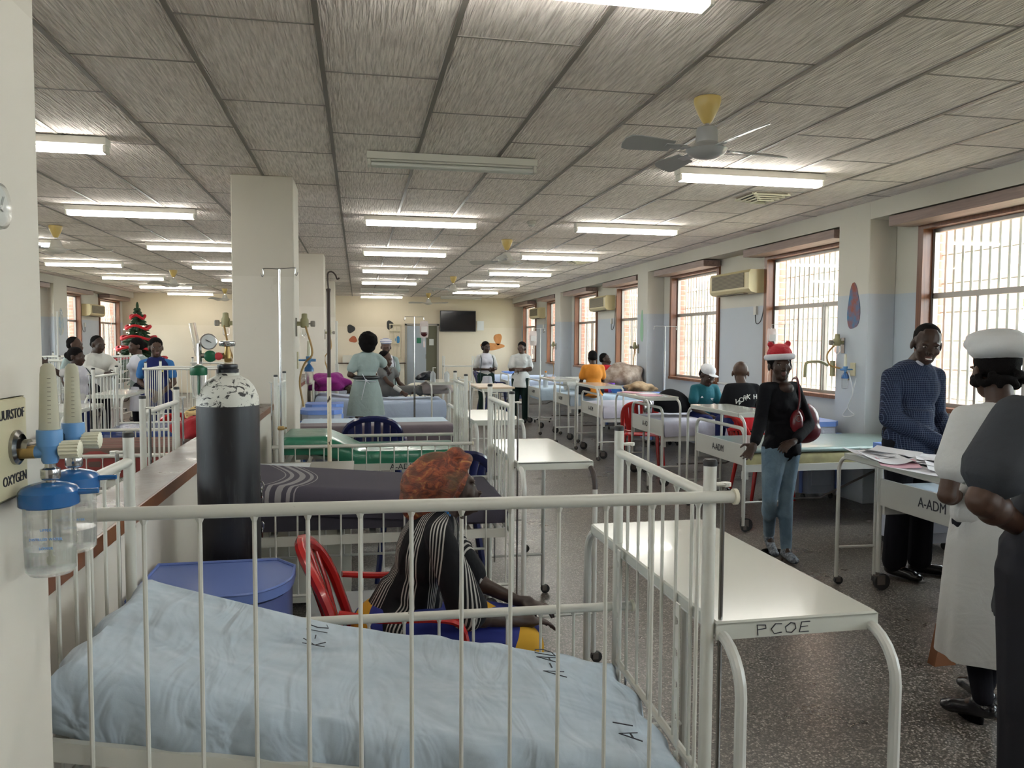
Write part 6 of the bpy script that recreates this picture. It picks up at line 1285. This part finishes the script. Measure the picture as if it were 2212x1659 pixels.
# things on the window side
lump('black_holdall', (3.62, 8.62, .87), (.24, .2, .17), fabric('black_bag_cloth', (.010, .010, .012), fold=8), 'large black holdall on the bed of the child in the white cap', 'bag', 16, .1)
lump('brown_bag', (4.50, 12.95, .98), (.40, .28, .24), plainmix('brown_cream_pattern', (.16, .10, .07), (.42, .34, .28), 7, .8), 'brown and cream patterned bag piled on the bed by the window', 'bag', 17, .2)
lump('brown_cloth', (4.6, 12.3, .83), (.26, .16, .10), plainmix('tan_cloth', (.20, .12, .06), (.35, .24, .14), 10, .85), 'tan cloth lying at the head of the pale blue bed', 'cloth', 18, .25)
b = MB(); b.tube(smoothpath([(0, 0, 0), (.5, .02, .0), (1.0, 0, .01)], 6), .12, 14, flat=1.0); o = b.build('rolled_bedding', plainmix('speckled_grey_roll', (.38, .38, .36), (.48, .48, .44), 40, .9), None, smooth=60); o.location = (3.5, 13.0, .87); tag(o, 'speckled grey bedding roll lying across the pale blue bed', 'bedding')
r = empty('purple_cup', (4.2, 12.6, .74), 0, 'purple plastic tumbler beside the patterned bag', 'cup'); b = MB(); b.lathe([(.05, 0), (.06, .16), (.055, .16)], seg=16); b.build('cup_body', M('purple_plastic', (.18, .05, .42), .3), r)
b = MB(); b.lathe([(.08, 0), (.11, .07), (.105, .07)], (4.25, 12.45, .74), 20); tag(b.build('blue_basin', M('blue_basin_p', (.03, .16, .50), .3)), 'small blue plastic bowl in front of the patterned bag', 'bowl')
paper = M('white_paper', (.62, .62, .66), .8); pinkp = M('pink_paper', (.55, .30, .36), .8)
for i in range(11):
    x_, y_, rz = 3.06+.16*(i % 3)+random.uniform(-.02, .03), 3.78+.16*(i//3)+random.uniform(-.04, .04), random.uniform(-.7, .7)
    b = MB(); cu = random.uniform(.003, .014); b.slab(lambda u, v: ((u-.5)*.21, (v-.5)*.297, cu*(u-.5)**2*8+cu*v*v), 5, 5, .0008); o = b.build('paper_sheet', paper if i % 4 != 3 or i > 6 else pinkp, None); o.location = (x_, y_, .8915+.0022*i); o.rotation_euler = (0, 0, rz)
    tag(o, 'loose %s sheet, %s from the bottom of the papers in front of the man' % ('white' if i % 4 != 3 or i > 6 else 'pink', ordn[i] if i < 10 else 'last'), 'paper', 'papers on the low table')
for i, (x_, y_, m_) in enumerate(((3.2, 8.25, pinkp), (3.25, 8.55, paper), (3.15, 8.7, pinkp))):
    b = MB(); b.slab(lambda u, v: ((u-.5)*.21, (v-.5)*.297, .003*u), 2, 2, .0008); o = b.build('paper_sheet', m_, None); o.location = (x_, y_, 1.002+.001*i); o.rotation_euler = (0, 0, .3*i); tag(o, ('pink' if m_ is pinkp else 'white')+' paper sheet on the table over the AADM bed, '+('nearest', 'middle', 'furthest')[i], 'paper', 'papers on the over-bed table')
# flask, water bottle
r = empty('steel_flask', (3.45, 8.95, .74), 0, 'stainless flask between the red chair and black holdall', 'flask'); b = MB(); b.lathe([(.05, 0), (.055, .02), (.055, .12), (.035, .15), (.035, .17)], seg=18); b.build('flask_body', steel, r); b = MB(); b.lathe([(.036, .17), (.036, .19), (.02, .195)], seg=16); b.build('flask_lid', fan_w, r)
for x_, y_, z_, lb in ((4.45, 7.30, .80, 'clear water bottle with blue label on the blue locker behind the shaven head'), (3.42, 14.1, .735, 'clear water bottle with orange cap on the bed by the folded arms nurse')):
    r = empty('water_bottle', (x_, y_, z_), 0, lb, 'bottle'); b = MB(); b.lathe([(.045, 0), (.047, .01), (.047, .2), (.02, .26), (.017, .28)], seg=16); b.build('bottle_body', pumpm, r); b = MB(); b.lathe([(.02, .28), (.02, .31), (.01, .312)], seg=12); b.build('bottle_cap', orange_m, r)
# footwear under the window beds
for i, (x_, y_, a_) in enumerate(((3.55, 7.3, .4), (3.7, 7.38, .7))):
    b = MB(); cap(b, (0, 0, .03), (.17, 0, .03), .04, .032, 10, .8); b.ell((.05, 0, .05), (.06, .04, .04)); o = remesh(b, 'shoe', blk_shoe, None, .01, 2); o.location = (x_, y_, .008); o.rotation_euler = (0, 0, a_); tag(o, 'black shoe lying under the window side bed, '+('left' if i == 0 else 'right')+' of the pair', 'shoe', 'black shoes on the floor')
# crate under the foreground: grey vented unit
r = empty('storage_crate', (.02, 3.55, 0), 0, 'grey slotted plastic crate under the second crib', 'crate'); crm = M('grey_crate', (.34, .35, .36), .5)
b = MB(); b.box((0, 0, .21), (.50, .30, .42), bev=.012); b.build('crate_body', crm, r)
b = MB(); [b.box((-.2+k*.036, -.151, .345), (.009, .004, .045)) for k in range(12)]; [b.box((-.05+k*.12, -.151, .22+q*.014), (.05, .004, .005)) for k in range(2) for q in range(3)]; b.build('vent_slots', black, r, smooth=0)
# cream cabinet beyond the second crib
r = empty('metal_cabinet', (-.36, 4.92, 0), 0, 'old cream metal bedside cabinet between the striped blanket and green mattress cribs', 'cabinet'); cbm = plainmix('cabinet_cream', (.52, .50, .42), (.58, .56, .48), 3, .5)
b = MB(); b.box((0, 0, .41), (.62, .42, .74)); b.build('cabinet_body', cbm, r, smooth=0); b = MB(); b.box((0, 0, .80), (.66, .46, .03)); b.build('cabinet_top', M('cabinet_top_grey', (.22, .21, .18), .4), r, smooth=0); b = MB(); b.box((-.12, -.02, .817), (.36, .36, .004)); b.build('worn_paper_cover', plainmix('white_blue_worn', (.5, .55, .6), (.62, .62, .6), 9, .5), r, smooth=0)
for k in range(3): b = MB(); b.box((-.2+.2*k, -.213, .42), (.18, .006, .66)); b.build('cabinet_door', cbm, r, smooth=0)
# red bin near nurses, brown folder near the capped nurse
b = MB(); b.prism([(-.06, 0), (.06, 0), (.045, .2), (-.02, .2)], .05, Matrix.Rotation(PI/2, 4, 'X')); o = b.build('door_wedge_board', M('brown_board', (.17, .06, .02), .6), None, smooth=0); o.location = (2.85, 3.35, 0); tag(o, 'reddish brown wedge shaped board standing on the floor behind the white skirt', 'board')
# ---------------- christmas tree
r = empty('christmas_tree', (-6.0, 23.3, 0), 0, 'decorated christmas tree with red tinsel in the far left corner', 'christmas tree')
tg = M('pine_green', (.015, .05, .02), .8); rnd = random.Random(4); b = MB(); b.cyl((0, 0, 0), (0, 0, 2.5), .035, .01, seg=8); b.build('trunk', rbrown, r)
b = MB()
for k in range(26):
    z_ = .55+k*.075; rad = (.78-(k/26)*.70)
    for q in range(int(16-k*.4)):
        a = rnd.uniform(0, 2*PI); l = rad*rnd.uniform(.75, 1.1); tip = Vector((l*math.cos(a), l*math.sin(a), z_-l*.22)); b.tube([(0, 0, z_), tuple(tip*.55+Vector((0, 0, z_*.45))), tuple(tip)], [.02, .055, .012], 5)
b.ell((0, 0, 2.5), (.04, .04, .13)); b.build('branches', tg, r, smooth=0)
b = MB()
for lev in range(5):
    z_ = 1.05+lev*.29; rad = .68-.125*lev; pts = [(rad*math.cos(a)*(1+.07*math.sin(5*a)), rad*math.sin(a), z_+.05*math.sin(3*a)) for a in [2*PI*k/30 for k in range(31)]]; b.tube(pts, .038, 6)
b.build('tinsel_garland', red_c, r, smooth=0)
fl = M('fairy_light', (1, .9, .7), .4, emit=(1, .85, .6), es=6)
for k in range(12): a = -2.6+rnd.uniform(0, 2.2); z_ = rnd.uniform(1.2, 2.0); rad = .74-.34*(z_-1.0); b = MB(); b.ell((rad*math.cos(a), rad*math.sin(a), z_), .014, None, 7, 5); b.build('fairy_light', fl, r)
b = MB(); b.lathe([(.2, 0), (.25, .3), (.22, .3)], seg=16); b.build('tree_pot', red_c, r)
# trees and hedge beyond the windows
lf = M('tree_leaves', (.10, .26, .05), .8); 
for i, (x_, y_, h_) in enumerate(((13, 3.5, 5.5), (15, 9.5, 6), (12.5, 15, 5), (16, 22, 6), (-14, 14, 5), (-15, 22, 6))):
    r = empty('garden_tree', (x_, y_, -.1), 0, ('leafy green tree outside, %s beyond the %s windows' % (('nearest', 'second', 'third', 'furthest', 'nearer', 'further')[i], 'right hand' if x_ > 0 else 'left hand')), 'tree', 'trees outside')
    b = MB(); b.cyl((0, 0, 0), (0, 0, h_*.5), .16, .1, seg=8); b.build('trunk', rbrown, r); b = MB(); rnd = random.Random(i)
    for _ in range(420):
        a, e, q = rnd.uniform(0, 2*PI), rnd.uniform(-1, 1), rnd.uniform(.5, 1)**.5; c_ = Vector((q*1.9*math.cos(a)*math.sqrt(1-e*e), q*1.9*math.sin(a)*math.sqrt(1-e*e), h_*.62+q*h_*.36*e)); s_ = rnd.uniform(.09, .2); n_ = Vector((rnd.uniform(-1, 1), rnd.uniform(-1, 1), rnd.uniform(-1, 1))); t_ = n_.orthogonal().normalized()*s_; u_ = n_.cross(t_).normalized()*s_*.6
        b.add([c_-t_, c_-u_, c_+t_, c_+u_, c_+n_.normalized()*.03], [(0, 1, 4), (1, 2, 4), (2, 3, 4), (3, 0, 4), (3, 2, 1, 0)])
    b.build('crown', lf, r, smooth=0)

tw = dup(t1, (1.52, 9.6, 0), 0, 'over-bed table with a beige wooden top near the aisle beyond the cribs')
for k in list(bpy.data.objects):
    if k.name.startswith('marker_writing') and k.parent == tw: bpy.data.objects.remove(k)
b = MB(); b.box((.185, .46, 1.008), (.46, .90, .022), bev=.004); tag(b.build('wooden_top', plainmix('beige_laminate', (.42, .32, .22), (.48, .37, .26), 6, .4), tw))
